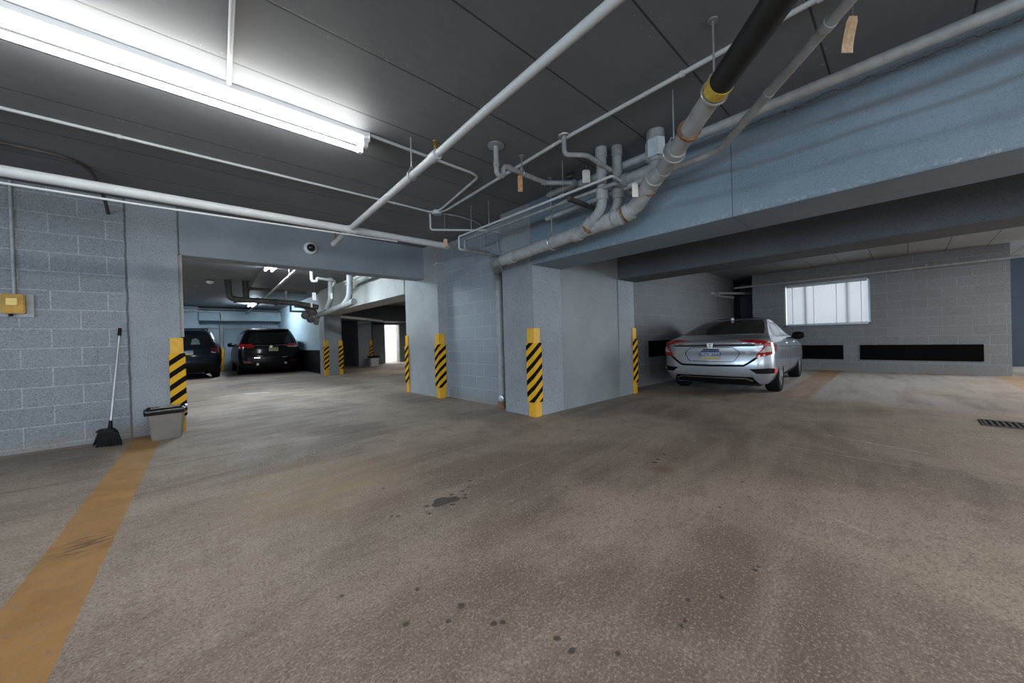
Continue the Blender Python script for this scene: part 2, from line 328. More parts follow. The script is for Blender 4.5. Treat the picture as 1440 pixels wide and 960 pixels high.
# ------------------------------------------------------------------ mesh helpers
WORLD = set()        # things whose parts are modelled in room coordinates
class MB:
    def __init__(s): s.v = []; s.f = []
    def add(s, vs, fs):
        k = len(s.v); s.v += [tuple(q) for q in vs]; s.f += [tuple(i+k for i in f) for f in fs]; return s
    def box(s, x0, x1, y0, y1, z0, z1):
        return s.add([(x0, y0, z0), (x1, y0, z0), (x1, y1, z0), (x0, y1, z0), (x0, y0, z1), (x1, y0, z1), (x1, y1, z1), (x0, y1, z1)],
                     [(3, 2, 1, 0), (4, 5, 6, 7), (0, 1, 5, 4), (1, 2, 6, 5), (2, 3, 7, 6), (3, 0, 4, 7)])
    def tube(s, pts, r, seg=14, cap=True):
        pts = [Vector(q) for q in pts]; N = len(pts)
        rs = r if isinstance(r, (list, tuple)) else [r]*N
        T = []
        for i in range(N):
            a = (pts[i]-pts[max(i-1, 0)]); b = (pts[min(i+1, N-1)]-pts[i])
            d = (a.normalized() if a.length > 1e-9 else Vector())+(b.normalized() if b.length > 1e-9 else Vector())
            T.append(d.normalized() if d.length > 1e-9 else Vector((0, 0, 1)))
        up = Vector((0, 0, 1)) if abs(T[0].z) < .9 else Vector((1, 0, 0))
        u = (up - T[0]*up.dot(T[0])).normalized(); vs = []
        for i in range(N):
            if i:
                q = T[i-1].rotation_difference(T[i]); u = (q @ u); u = (u-T[i]*u.dot(T[i])).normalized()
            w = T[i].cross(u)
            for k in range(seg):
                a = 2*math.pi*k/seg; vs.append(pts[i]+(u*math.cos(a)+w*math.sin(a))*rs[i])
        fs = [(i*seg+k, i*seg+(k+1) % seg, (i+1)*seg+(k+1) % seg, (i+1)*seg+k) for i in range(N-1) for k in range(seg)]
        if cap: fs += [tuple(range(seg))[::-1], tuple((N-1)*seg+k for k in range(seg))]
        return s.add(vs, fs)
    def lathe(s, prof, o=(0, 0, 0), ax=(0, 0, 1), seg=24):      # prof: (r, h) along ax
        ax = Vector(ax).normalized(); o = Vector(o)
        up = Vector((0, 0, 1)) if abs(ax.z) < .9 else Vector((1, 0, 0))
        u = (up-ax*up.dot(ax)).normalized(); w = ax.cross(u); vs = []
        for r, h in prof:
            for k in range(seg):
                a = 2*math.pi*k/seg; vs.append(o+ax*h+(u*math.cos(a)+w*math.sin(a))*r)
        N = len(prof)
        fs = [(i*seg+k, i*seg+(k+1) % seg, (i+1)*seg+(k+1) % seg, (i+1)*seg+k) for i in range(N-1) for k in range(seg)]
        fs += [tuple(range(seg))[::-1], tuple((N-1)*seg+k for k in range(seg))]
        return s.add(vs, fs)
    def prism(s, poly, o, u, w, d):        # polygon in plane (u,w) at o, extruded by vector d
        o, u, w, d = map(Vector, (o, u, w, d)); N = len(poly)
        a = [o+u*q[0]+w*q[1] for q in poly]
        return s.add(a+[q+d for q in a], [tuple(range(N))[::-1], tuple(range(N, 2*N))]+[(i, (i+1) % N, N+(i+1) % N, N+i) for i in range(N)])
    def build(s, name, mat, parent=None, bevel=0., smooth=True, fix=True):
        root = parent
        while root is not None and root.parent is not None: root = root.parent
        off = Vector(root.location) if root is not None and root.name in WORLD else Vector()
        me = bpy.data.meshes.new(name); me.from_pydata([tuple(Vector(q)-off) for q in s.v], [], s.f)
        bm = bmesh.new(); bm.from_mesh(me)
        if fix: bmesh.ops.recalc_face_normals(bm, faces=bm.faces)
        if bevel:
            es = [e for e in bm.edges if len(e.link_faces) == 2 and e.calc_face_angle(0) > .6]
            bmesh.ops.bevel(bm, geom=es, offset=bevel, segments=2, affect='EDGES', clamp_overlap=True)
        bm.to_mesh(me); bm.free()
        if smooth:
            for q in me.polygons: q.use_smooth = True
            me.set_sharp_from_angle(angle=R(38))
        o = bpy.data.objects.new(name, me); COL.objects.link(o); me.materials.append(mat)
        if parent is not None: o.parent = parent
        return o
def fil(pts, r, n=6):       # round the corners of a polyline
    pts = [Vector(q) for q in pts]; out = [pts[0]]
    for i in range(1, len(pts)-1):
        a, b, c = pts[i-1], pts[i], pts[i+1]; d0 = (a-b); d1 = (c-b)
        q = min(r, d0.length*.48, d1.length*.48); p0 = b+d0.normalized()*q; p1 = b+d1.normalized()*q
        for k in range(n+1):
            t = k/n; out.append(p0*(1-t)**2+b*2*t*(1-t)+p1*t*t)
    out.append(pts[-1]); return out
def tag(o, label, cat, group=None, kind=None):
    if label: o['label'] = label
    if cat: o['category'] = cat
    if group: o['group'] = group
    if kind: o['kind'] = kind
    return o
def thing(name, label, cat, loc=(0, 0, 0), rz=0, group=None):
    o = bpy.data.objects.new(name, None); COL.objects.link(o); o.location = loc; o.rotation_euler = (0, 0, rz); o.empty_display_size = .1
    return tag(o, label, cat, group)
def wthing(*a, **k):
    o = thing(*a, **k); WORLD.add(o.name); return o
def structure(name, mb, mat, label=None, cat=None, bevel=0.):
    o = mb.build(name, mat, None, bevel, smooth=bevel > 0); o['kind'] = 'structure'
    return tag(o, label, cat)
def B(*a): return MB().box(*a)

# ------------------------------------------------------------------ room shell
structure('floor', B(-9, 16, -10.5, 21.6, -.12, 0), M['floor'])
structure('ceiling', B(-9, 12.45, -10.5, 21.6, 2.78, 3.0), M['ceiling'])
structure('ceiling', B(6.03, 15.4, -9.5, 4.4, 2.64, 2.775), M['ceiling_bay'])
structure('wall_left', B(-9, -.44, 6.12, 6.42, 0, 2.88), M['wall_block'])
structure('column_gate', B(-.44, 0, 6.105, 6.42, 0, 2.88), M['column'], bevel=.008)
structure('beam_gate', B(0, 3.42, 6.12, 6.42, 2.195, 2.88), M['beam_gate'], bevel=.008)
structure('column_gate_far', B(3.40, 3.97, 5.65, 6.92, 0, 2.88), M['column_pale'], bevel=.008)
structure('wall_middle', B(3.58, 3.95, 3.86, 5.65, 0, 2.88), M['wall_block_y'])
structure('column_front', B(3.37, 3.95, 3.27, 3.86, 0, 2.88), M['column'], bevel=.008)
structure('wall_panel', B(3.95, 5.425, 3.285, 3.80, 0, 2.88), M['panel'])
structure('column_bay', B(5.43, 5.95, 3.27, 3.80, 0, 2.88), M['column'], bevel=.008)
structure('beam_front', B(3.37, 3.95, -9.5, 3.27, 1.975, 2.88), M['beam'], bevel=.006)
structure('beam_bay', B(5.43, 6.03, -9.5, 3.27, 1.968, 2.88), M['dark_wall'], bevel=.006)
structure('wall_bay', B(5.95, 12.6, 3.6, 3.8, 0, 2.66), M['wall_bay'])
structure('wall_passage', MB().box(14.0, 14.2, 2.6, 4.2, 0, 2.66).box(12.3, 14.0, 2.75, 2.97, 0, 2.66).box(12.6, 14.0, 3.8, 4.0, 0, 2.66), M['dark_wall'])
wy0, wy1, wz0, wz1 = .585, 2.245, 1.150, 2.250
w = MB().box(12.1, 12.3, wy1, 2.98, 0, 2.64).box(12.1, 12.3, -1.39, wy0, 0, 2.64)
w.box(12.1, 12.3, wy0, wy1, 0, wz0).box(12.1, 12.3, wy0, wy1, wz1, 2.64)
structure('wall_right', w, M['wall_window'])
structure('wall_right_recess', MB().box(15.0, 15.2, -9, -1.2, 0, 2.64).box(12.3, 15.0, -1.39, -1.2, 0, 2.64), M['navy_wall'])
# room behind the gate
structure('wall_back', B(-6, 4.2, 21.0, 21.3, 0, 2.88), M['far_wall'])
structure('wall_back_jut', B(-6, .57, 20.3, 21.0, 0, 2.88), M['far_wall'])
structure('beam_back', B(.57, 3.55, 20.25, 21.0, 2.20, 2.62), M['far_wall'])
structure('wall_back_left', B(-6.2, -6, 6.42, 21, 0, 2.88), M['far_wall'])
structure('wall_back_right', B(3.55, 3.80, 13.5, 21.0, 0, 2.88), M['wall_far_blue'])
structure('column_back', B(3.47, 4.0, 12.9, 13.5, 0, 2.88), M['column'], bevel=.01)
structure('beam_back_side', B(3.38, 3.95, 6.92, 12.95, 2.005, 2.88), M['concrete'], bevel=.008)
structure('wall_store', B(3.8, 7.07, 18.0, 18.2, 0, 2.88), M['dark_wall'])
structure('column_store', B(5.85, 6.45, 16.6, 17.2, 0, 2.40), M['column'], bevel=.01)
structure('beam_store', B(3.97, 9.6, 16.55, 18.0, 2.04, 2.88), M['dark_wall'])
structure('wall_store', B(8.47, 9.6, 18.0, 18.2, 0, 2.88), M['column'])
structure('wall_store', B(7.07, 7.64, 18.0, 18.2, 0, 2.04), M['panel'])
structure('wall_store', B(7.07, 8.47, 18.0, 18.2, 1.965, 2.88), M['column'])
structure('wall_store_right', B(9.6, 9.8, 6.9, 18.2, 0, 2.88), M['dark_wall'])
structure('wall_store_front', B(3.97, 9.8, 6.7, 6.92, 0, 2.88), M['dark_wall'])
structure('wall_lobby', MB().box(7.0, 7.1, 18.2, 20.6, 0, 2.5).box(9.2, 9.3, 18.2, 20.6, 0, 2.5).box(7.0, 9.3, 20.6, 20.7, 0, 2.5).box(7, 9.3, 18.2, 20.7, 2.5, 2.6), M['white'])

structure('lit_jamb_strip', B(0, .03, 6.14, 6.42, 1.17, 2.195), M['concrete'])  # pale strip added for the lit inner face of the gate column
# door standing open to the bright lobby
def door_leaf():
    d = wthing('door_1', 'white door standing open into the bright lobby at the far end', 'door', (8.44, 18.25, 0)); d['kind'] = 'structure'
    B(8.40, 8.445, 18.22, 19.0, .01, 1.95).build('door_leaf', M['white'], d, .004)
    MB().lathe([(.008, 0), (.008, .04), (.022, .042), (.026, .06), (.018, .075)], (8.40, 18.9, 1.0), (-1, 0, 0), 12).build('door_knob', M['steel'], d)
    MB().box(7.64, 7.67, 17.985, 18.2, 0, 1.965).box(8.445, 8.475, 17.985, 18.2, 0, 1.965).box(7.64, 8.475, 17.985, 18.2, 1.94, 1.97).build('door_frame', M['panel'], d, .003)
door_leaf()

# overhead door panels on the back wall
def back_door():
    d = wthing('door_2', 'pale blue flush doors in the back wall behind the parked minivan', 'door', (2.0, 20.98, 0)); d['kind'] = 'structure'
    for x0, x1 in ((.62, 1.27), (1.43, 3.50)):
        B(x0, x1, 20.95, 21.0, .03, 1.84).build('door_leaf', M['far_wall'], d, .006)
    MB().box(1.29, 1.41, 20.90, 21.0, 0, 2.08).build('door_post', M['pipe_grey'], d, .006)
    MB().box(.60, 3.53, 20.92, 21.0, 1.86, 1.93).build('door_head', M['pipe_grey'], d, .006)
back_door()

# ------------------------------------------------------------------ window with its blind
def window():
    f = wthing('window_1', 'aluminium sliding window set in the grey block wall', 'window', (12.2, 1.41, wz0)); f['kind'] = 'structure'
    q = MB(); e = .035
    q.box(12.10, 12.19, wy0, wy0+e, wz0, wz1).box(12.10, 12.19, wy1-e, wy1, wz0, wz1).box(12.10, 12.19, wy0, wy1, wz0, wz0+e).box(12.10, 12.19, wy0, wy1, wz1-e, wz1)
    q.build('window_frame', M['steel'], f, .003)
    for yy in (1.80, .995):
        B(12.185, 12.225, yy-.018, yy+.018, wz0+e, wz1-e).build('mullion', M['steel'], f, .003)
    for a, b in ((wy0+e, .977), (1.013, 1.782), (1.818, wy1-e)):
        B(12.20, 12.206, a, b, wz0+e, wz1-e).build('pane', M['glass_pane'], f)
    B(12.06, 12.11, wy0-.03, wy1+.03, wz0-.03, wz0).build('window_sill', M['panel'], f, .004)
    b = wthing('window_blind', 'closed white slatted blind glowing with daylight in the window', 'blind', (12.155, 1.41, wz1-.04))
    B(12.135, 12.175, wy0+.045, wy1-.045, wz1-.075, wz1-.037).build('head_rail', M['offwhite'], b, .003)
    s = MB(); z = wz1-.085; i = 0
    while z > wz0+.06:
        s.add([(12.150, wy0+.048, z), (12.150, wy1-.048, z), (12.159, wy1-.048, z-.024), (12.159, wy0+.048, z-.024)], [(0, 1, 2, 3)]); z -= .0205
    s.build('slats', M['slat'], b, smooth=False)
    B(12.145, 12.165, wy0+.048, wy1-.048, wz0+.038, wz0+.052).build('bottom_rail', M['offwhite'], b, .002)
    for yy in (2.07, 1.63, 1.19, .74):
        B(12.142, 12.1445, yy-.006, yy+.006, wz0+.05, wz1-.07).build('ladder_tape', M['white'], b)
window()

# ------------------------------------------------------------------ corner guards with hazard tape
def guard(cx, cy, dx, dy, label, grp='yellow corner guards', z1=1.155, leg=.105):
    # L-shaped guard on the vertical edge (cx,cy); dx,dy point along the two faces away from the edge
    g = wthing('corner_guard', label, 'corner guard', (cx, cy, 0), group=grp)
    def ell(t0, t, L, z0, z1):
        poly = [(-t*dx, -t*dy), (L*dx, -t*dy), (L*dx, -t0*dy), (-t0*dx, -t0*dy), (-t0*dx, L*dy), (-t*dx, L*dy)]
        return MB().prism(poly, (cx, cy, z0), (1, 0, 0), (0, 1, 0), (0, 0, z1-z0))
    ell(.0, .018, leg, 0, z1).build('guard_plate', M['yellow'], g, .004)
    ell(.018, .034, leg+.012, .19, .965).build('striped_sleeve', M['hazard'], g, .006)
    return g
guard(0, 6.105, -1, 1, 'striped yellow corner guard behind the grey bin, left of the gateway')
guard(3.37, 3.27, 1, 1, 'striped yellow corner guard on the near corner of the front column')
guard(3.40, 5.65, 1, 1, 'striped yellow corner guard right of the gateway, beside the drain stack wall')
guard(3.40, 6.92, 1, -1, 'thin striped yellow guard on the far edge of the gateway column')
guard(5.95, 3.27, -1, 1, 'striped yellow corner guard on the bay column nearest the silver sedan')
guard(3.47, 12.9, 1, 1, 'left striped guard of the pair on the back column near the minivan')
guard(4.0, 12.9, -1, 1, 'right striped guard of the pair on the back column')
guard(6.45, 16.6, -1, 1, 'small striped guard above the white bin near the bright doorway')
p_ = wthing('bollard', 'slim plain yellow bollard between the two dark parked cars', 'bollard', (1.30, 20.0, 0))
MB().lathe([(.055, 0), (.055, .95), (.045, .985), (.02, 1.0)], (1.30, 20.0, 0), seg=20).build('post', M['yellow'], p_)
MB().lathe([(.10, 0), (.10, .012), (.06, .014)], (1.30, 20.0, 0), seg=20).build('base_flange', M['yellow'], p_)

# black rubber bump pads
def pad(poly_box, label):
    o = B(*poly_box).build('bump_pad', M['rubber'], None, .006); tag(o, label, 'wall pad', 'black rubber bump pads')
pad((12.070, 12.099, -1.05, .775, .285, .638), 'long black rubber pad low on the window wall')
pad((12.070, 12.099, 1.075, 2.30, .285, .640), 'black rubber pad below the window, left one on the window wall')
pad((7.08, 11.2, 3.572, 3.599, .57, .905), 'black rubber pad on the dark bay wall left of the silver sedan')
pad((3.52, 3.549, 13.6, 20.9, .02, .83), 'tall black pad along the blue wall right of the minivan')

# ------------------------------------------------------------------ fluorescent fitting
def lamp():
    l = wthing('fluorescent_light', 'long bright twin-tube fluorescent light on the grey ceiling', 'ceiling light', (.06, 3.075, 2.78))
    x0, x1 = -1.12, 1.20
    poly = [(3.010, 2.779), (3.140, 2.779), (3.140, 2.737), (3.112, 2.712), (3.038, 2.712), (3.010, 2.737)]
    MB().prism(poly, (x0, 0, 0), (0, 1, 0), (0, 0, 1), (x1-x0, 0, 0)).build('housing', M['white'], l, .003)
    for yy in (3.018, 3.132):
        MB().tube([(x0+.05, yy, 2.671), (x1-.05, yy, 2.671)], .019, 14).build('tube', M['tube'], l)
        for xe in (x0+.012, x1-.052):
            B(xe, xe+.04, yy-.024, yy+.024, 2.646, 2.716).build('lamp_holder', M['white'], l, .005)
    for xe in (x0-.006, x1):
        B(xe, xe+.006, 3.0, 3.152, 2.704, 2.779).build('end_plate', M['white'], l)
lamp()
def far_lamp(x0, y0, y1, label):
    l = wthing('fluorescent_light', label, 'ceiling light', (x0, (y0+y1)/2, 2.78), group='tube lights in the room behind the gateway')
    B(x0-.04, x0+.04, y0, y1, 2.715, 2.779).build('housing', M['white'], l, .006)
    for d in (-.06, .06):
        MB().tube([(x0+d, y0+.03, 2.685), (x0+d, y1-.03, 2.685)], .02, 10).build('tube', M['tube_far'], l)
far_lamp(1.457, 7.7, 9.5, 'nearer tube light in the room beyond the gateway, above the minivan')
far_lamp(2.13, 16.4, 18.3, 'farther tube light deep in the room beyond the gateway')

dl = wthing('ceiling_lamp', 'small white ceiling lamp far back, left of the dark overhead drain', 'ceiling light', (.585, 12.2, 2.78))
MB().lathe([(.09, 0), (.09, -.02), (.06, -.03)], (.585, 12.2, 2.779), seg=18).build('base', M['pipe_dark'], dl)
MB().lathe([(.08, -.028), (.075, -.06), (.045, -.09), (.01, -.10)], (.585, 12.2, 2.779), seg=18).build('globe', M['white'], dl)

# ------------------------------------------------------------------ conduits on the ceiling
def conduit(pts, r, label, name='conduit', mat='pipe_white', rad=.08, clips=(), cat='conduit'):
    c = wthing(name, label, cat, pts[0])
    MB().tube(fil(pts, rad), r, 10).build('tube', M[mat], c)
    for q, ax in clips:
        q = Vector(q); ax = Vector(ax)
        MB().lathe([(r, -.012), (r*1.35, -.012), (r*1.35, .012), (r, .012)], q, ax, 12).build('coupling', M[mat], c)
    return c
zc = 2.766
conduit([(-3.312, 4.32, zc), (1.845, 4.31, zc), (2.224, 4.31, zc), (2.489, 4.315, zc), (2.555, 4.286, zc)], .013, 'thin white conduit across the ceiling from the left to the junction box', clips=[((-0.331, 4.315, zc), (1, 0, 0)), ((2.006, 4.31, zc), (1, 0, 0))])
conduit([(1.211, 3.018, zc), (2.299, 3.042, zc), (2.394, 3.085, zc), (2.569, 4.069, zc), (2.583, 4.22, zc)], .014, 'white conduit from the fluorescent light bending back to the junction box', rad=.12, clips=[((1.817, 3.033, zc), (1, .02, 0))])
conduit([(2.517, -0.946, zc), (2.526, 1.987, zc), (2.649, 4.116, zc), (2.612, 4.22, zc)], .016, 'long white conduit running along the ceiling past the pipes to the junction box', clips=[((2.525, 0.994, zc), (0, 1, 0)), ((2.522, 0.284, zc), (0, 1, 0))])
conduit([(0.189, 1.514, zc), (0.234, 2.286, zc), (0.276, 3, zc)], .014, 'short white conduit dropping across the ceiling into the middle of the bright light')
conduit([(2.64, 4.277, zc), (2.886, 4.22, zc), (3.25, 4.26, zc), (3.50, 4.42, zc), (3.567, 4.46, 2.60), (3.567, 4.46, 2.50)], .012, 'thin grey conduit curving from the junction box to the middle wall', mat='pipe_grey', rad=.1)
jb = wthing('junction_box', 'small round ceiling junction box where four conduits meet', 'junction box', (2.597, 4.268, 2.78))
MB().lathe([(.065, 0), (.065, -.03), (.058, -.045)], (2.597, 4.268, 2.779), seg=20).build('box', M['pipe_white'], jb)
MB().lathe([(.050, 0), (.045, -.008)], (2.597, 4.268, 2.736), seg=20).build('cover', M['steel'], jb)
conduit([(-3.312, 5.043, 2.769), (-0.994, 5.043, 2.769), (-0.7, 5.072, 2.769), (-0.60, 5.30, 2.765), (-0.575, 5.85, 2.68), (-0.575, 6.10, 2.58)], .016, 'dark conduit bending from the ceiling down the left block wall', mat='pipe_dark', rad=.16)
conduit([(-1.238, 6.10, 2.77), (-1.238, 6.10, 1.62)], .013, 'thin grey conduit running down the left wall to the brass box', mat='pipe_grey')

# ------------------------------------------------------------------ sprinkler main and branch
def ring(o, ax, r0, w, k=1.18, seg=18):
    return MB().lathe([(r0, -w), (r0*k, -w), (r0*k, w), (r0, w)], o, ax, seg)
def hanger(parent, x, y, zpipe, r, ax=(0, 1, 0), ztop=2.78, plate=True):
    MB().tube([(x, y, zpipe+r+.03), (x, y, ztop)], .006, 8).build('hanger_rod', M['steel'], parent)
    d = Vector(ax).normalized(); side = d.cross(Vector((0, 0, 1))); pts = []
    for k in range(25):
        a = math.pi/2-2*math.pi*k/24; e = 1.12*r+.004
        pts.append(Vector((x, y, zpipe))+side*math.cos(a)*e+Vector((0, 0, math.sin(a)*e+(.03 if math.sin(a) > .9 else 0))))
    MB().tube(pts, .007, 6).build('clevis', M['steel'], parent)
    if plate: MB().lathe([(.028, 0), (.028, -.008)], (x, y, ztop-.001), seg=12).build('ceiling_flange', M['pipe_dim'], parent)
mn = wthing('sprinkler_main', 'thick white pipe running level along the ceiling above the left wall', 'pipe', (-0.284, 4.4, 2.354))
MB().tube([(-4.258, 4.4, 2.321), (2.829, 4.4, 2.37)], .041, 16).build('pipe', M['pipe_white'], mn)
ring((1.514, 4.4, 2.361), (1, 0, 0), .041, .05).build('tee', M['pipe_white'], mn)
ring((2.81, 4.4, 2.37), (1, 0, 0), .041, .03).build('reducer', M['pipe_grey'], mn)
MB().tube([(2.81, 4.4, 2.37), (3.575, 4.4, 2.38)], .026, 12).build('reduced_end', M['pipe_dim'], mn)
conduit([(-4.258, 4.409, 2.236), (-0.189, 4.409, 2.262), (2.082, 4.409, 2.318)], .010, 'thin white conduit strung just below the thick white sprinkler main')
br = wthing('sprinkler_branch', 'white sprinkler pipe sloping across the ceiling, mid picture, on a rod hanger', 'pipe', (1.501, 2.46, 2.468))
MB().tube([(1.501, -1.514, 2.633), (1.501, 0.88, 2.553), (1.501, 1.855, 2.51), (1.501, 2.479, 2.469)], .0275, 16).build('pipe', M['pipe_white'], br)
MB().tube([(1.501, 2.479, 2.469), (1.501, 4.419, 2.373), (1.501, 5.015, 2.332)], .0315, 16).build('pipe', M['pipe_white'], br)
ring((1.501, 2.479, 2.469), (0, 1, -.05), .0315, .045, 1.25).build('coupling', M['pipe_white'], br)
MB().lathe([(.03, -.02), (.036, -.02), (.036, .03), (.02, .034)], (1.501, 5.015, 2.332), (0, 1, -.07), 16).build('end_cap', M['pipe_white'], br)
hanger(br, 1.501, 2.858, 2.453, .0315, plate=False)
def head(x, y, z, up, parent):
    h = MB().lathe([(.011, 0), (.011, .03*up), (.014, .03*up), (.014, .042*up), (.006, .046*up), (.006, .07*up), (.004, .075*up)], (x, y, z), seg=12).build('sprinkler_head', M['brass'], parent)
    MB().lathe([(.02, .075*up), (.022, .079*up)], (x, y, z), seg=12).build('deflector', M['brass'], h)
    for sx in (-.012, .012): MB().tube([(x+sx, y, z+.04*up), (x+sx*.9, y, z+.066*up), (x, y, z+.076*up)], .002, 6).build('yoke', M['brass'], h)
head(1.501, 2.46, 2.499, 1, br)
head(1.501, 4.958, 2.366, 1, br)

# ------------------------------------------------------------------ drain pipes under the slab
C_ = 'pipe_grey'
dr = wthing('drain_pipe', 'thick grey drain pipe along the blue beam, climbing to the black pipe', 'pipe', (3.047, 2.271, 2.089))
p0, p1, p2 = (3.047, 3.463, 2.028), (3.047, 2.129, 2.103), (3.047, 1.76, 2.137)
MB().tube([p0, p1, p2], .068, 18).build('pipe', M[C_], dr)
MB().tube(fil([(3.047, 1.798, 2.132), (3.047, 1.628, 2.174), (2.905, 1.419, 2.288), (2.801, 1.258, 2.312)], .12), .066, 18).build('elbow', M[C_], dr)
MB().tube([(2.82, 1.277, 2.307), (2.233, 0.695, 2.375)], .058, 18).build('pipe', M[C_], dr)
for q, ax, r0, w in (((3.047, 1.817, 2.132), (0, -1, .12), .072, .03), ((3.047, 1.703, 2.151), (0, -1, .3), .072, .025), ((3.047, 1.911, 2.122), (0, 1, -.06), .070, .05), ((3.047, 2.29, 2.091), (0, 1, -.06), .070, .04),
                    ((2.895, 1.396, 2.293), (-1, -1, .12), .068, .05), ((2.649, 1.112, 2.326), (-1, -1, .12), .061, .05), ((3.047, 3.312, 2.036), (0, 1, -.06), .070, .05)):
    ring(q, ax, r0, w, 1.12).build('coupling', M[C_], dr)
for q, ax in (((2.948, 1.462, 2.264), (-1, -1, .3)), ((3.047, 1.746, 2.146), (0, -1, .2)), ((2.479, 0.942, 2.347), (-1, -1, .12))):
    ring(q, ax, .060, .010, 1.24).build('rust_ring', M['rust'], dr)
hanger(dr, 2.249, .712, 2.375, .060, (-1, -1, 0))
hanger(dr, 3.047, 2.63, 2.073, .068)
hanger(dr, 2.649, 1.112, 2.328, .064, (-1, -1, 0), plate=False)
MB().lathe([(.066, -.03), (.069, -.03), (.069, .035), (.066, .035)], (2.219, 0.681, 2.377), (-1, -1, .02), 18).build('yellow_print_band', M['gold'], dr)
bp = wthing('black_pipe', 'fat black plastic pipe leaving the grey drain towards the top of the picture', 'pipe', (1.987, 0.473, 2.383))
MB().tube([(2.209, 0.672, 2.378), (0.946, -0.53, 2.42)], .066, 20).build('pipe', M['pipe_black'], bp)
MB().tube([(0.946, -0.53, 2.42), (0.52, -0.946, 2.458), (0.492, -0.975, 2.78)], .066, 20).build('pipe', M['pipe_black'], bp)
# stack in the corner
sp_ = wthing('drain_stack', 'vertical grey drain stack in the corner beside the front column', 'pipe', (3.505, 4.095, 0))
MB().tube(fil([(3.047, 3.43, 2.03), (3.06, 3.66, 2.02), (3.42, 4.02, 2.0), (3.505, 4.095, 1.90), (3.505, 4.095, 1.75)], .10), .060, 18).build('elbow', M['pipe_dim'], sp_)
MB().tube([(3.505, 4.095, .02), (3.505, 4.095, 1.80)], .047, 18).build('pipe', M[C_], sp_)
for z, w in ((1.80, .04), (1.66, .02), (.52, .045), (.29, .03)): ring((3.505, 4.095, z), (0, 0, 1), .048, w, 1.16).build('coupling', M[C_], sp_)
MB().lathe([(.035, 0), (.035, .07), (.042, .07), (.042, .085), (.020, .088), (.018, .105)], (3.49, 4.06, .16), (-1, -.6, 0), 16).build('cleanout_plug', M['steel'], sp_)
ring((3.505, 4.095, .05), (0, 0, 1), .048, .05, 1.22).build('rust_ring', M['rust'], sp_)
# stacks from the slab
def stack(x, y, zb, yw, label, m1, sc=1.):
    s = wthing('drain_riser', label, 'pipe', (x, y, 2.78), group=None)
    MB().tube(fil([(x, y, 2.779), (x, y, 2.231), (x+.035, y+.14, 2.146), (x+.08, yw, 2.085)], .16), .046*sc, 18).build('pipe', M[m1], s)
    ring((x, y, 2.345), (0, 0, 1), .048*sc, .05, 1.18).build('coupling', M[m1], s)
    ring((x+.04, y+.18, 2.135), (.15, 1, -.5), .048*sc, .045, 1.2).build('wye', M[m1], s)
    ring((x, y, 2.735), (0, 0, 1), .048*sc, .045, 1.12).build('collar', M[m1], s)
    return s
s1 = stack(2.945, 1.911, 2.2, 2.214, 'front grey drain riser curving down into the thick drain, beside the white tag', 'pipe_grey')
ring((2.995, 2.12, 2.103), (.15, 1, -.4), .05, .012, 1.25).build('rust_ring', M['rust'], s1)
stack(3.035, 1.80, 2.2, 2.08, 'rear grey drain riser in the shade behind the front riser', 'pipe_dim', .95)
# trap on the left
t = wthing('drain_trap', 'grey drain trap hanging from a broken ceiling flange, above the orange tag', 'pipe', (2.138, 2.479, 2.78))
MB().tube(fil([(2.138, 2.479, 2.779), (2.138, 2.479, 2.51), (2.219, 2.479, 2.51), (2.219, 2.479, 2.613), (2.791, 2.479, 2.61), (3.028, 2.29, 2.61)], .05), .0235, 14).build('pipe', M[C_], t)
for q, ax in (((2.138, 2.479, 2.6), (0, 0, 1)), ((2.29, 2.479, 2.613), (1, 0, 0)), ((2.772, 2.479, 2.61), (1, 0, 0))): ring(q, ax, .0235, .02, 1.2).build('coupling', M[C_], t)
MB().lathe([(.025, 0), (.075, -.004), (.075, -.016), (.028, -.022)], (2.138, 2.479, 2.779), seg=20).build('ceiling_flange', M['steel'], t)
hanger(t, 2.46, 2.479, 2.611, .024, (1, 0, 0))
t2 = wthing('drain_branch', 'small grey drain branch dropping from the ceiling and jogging to the rear riser', 'pipe', (2.501, 1.99, 2.78))
MB().tube(fil([(2.501, 1.99, 2.779), (2.501, 1.99, 2.61), (2.659, 1.869, 2.61), (3.009, 1.85, 2.572)], .045), .0205, 14).build('pipe', M[C_], t2)
MB().lathe([(.022, 0), (.055, -.004), (.05, -.014), (.024, -.018)], (2.501, 1.99, 2.779), seg=18).build('ceiling_flange', M['steel'], t2)
# corner pipe and diagonal vent
cp = wthing('corner_pipe', 'long grey pipe in the corner between ceiling and blue beam', 'pipe', (3.113, 0.473, 2.619))
MB().tube([(3.113, -3.785, 2.61), (3.113, 2.574, 2.621)], .036, 16).build('pipe', M[C_], cp)
MB().tube(fil([(3.113, 2.555, 2.621), (3.066, 2.706, 2.61), (3.018, 2.271, 2.6)], .05), .032, 14).build('elbow', M['pipe_dim'], cp)
vl = wthing('shutoff_valve', 'small dark shut-off valve with lever left of the white tag', 'valve', (3.047, 2.337, 2.638))
MB().lathe([(.03, -.05), (.045, -.04), (.045, .04), (.03, .05)], (3.047, 2.337, 2.61), (0, 1, 0), 14).build('body', M['pipe_dim'], vl)
MB().lathe([(.014, 0), (.014, .07), (.05, .07), (.055, .08), (.05, .09), (.012, .092)], (3.047, 2.337, 2.638), (-.5, -.2, .5), 14).build('handwheel', M['pipe_dark'], vl)
dv = wthing('vent_pipe', 'slim grey pipe slanting from the top edge to run along the blue beam', 'pipe', (2.839, 0.757, 2.411))
MB().tube(fil([(1.23, -0.587, 2.402), (2.12, 0.151, 2.406), (3.066, 0.946, 2.413), (3.066, 1.751, 2.392), (3.094, 2.744, 2.373)], .10), .027, 14).build('pipe', M[C_], dv)
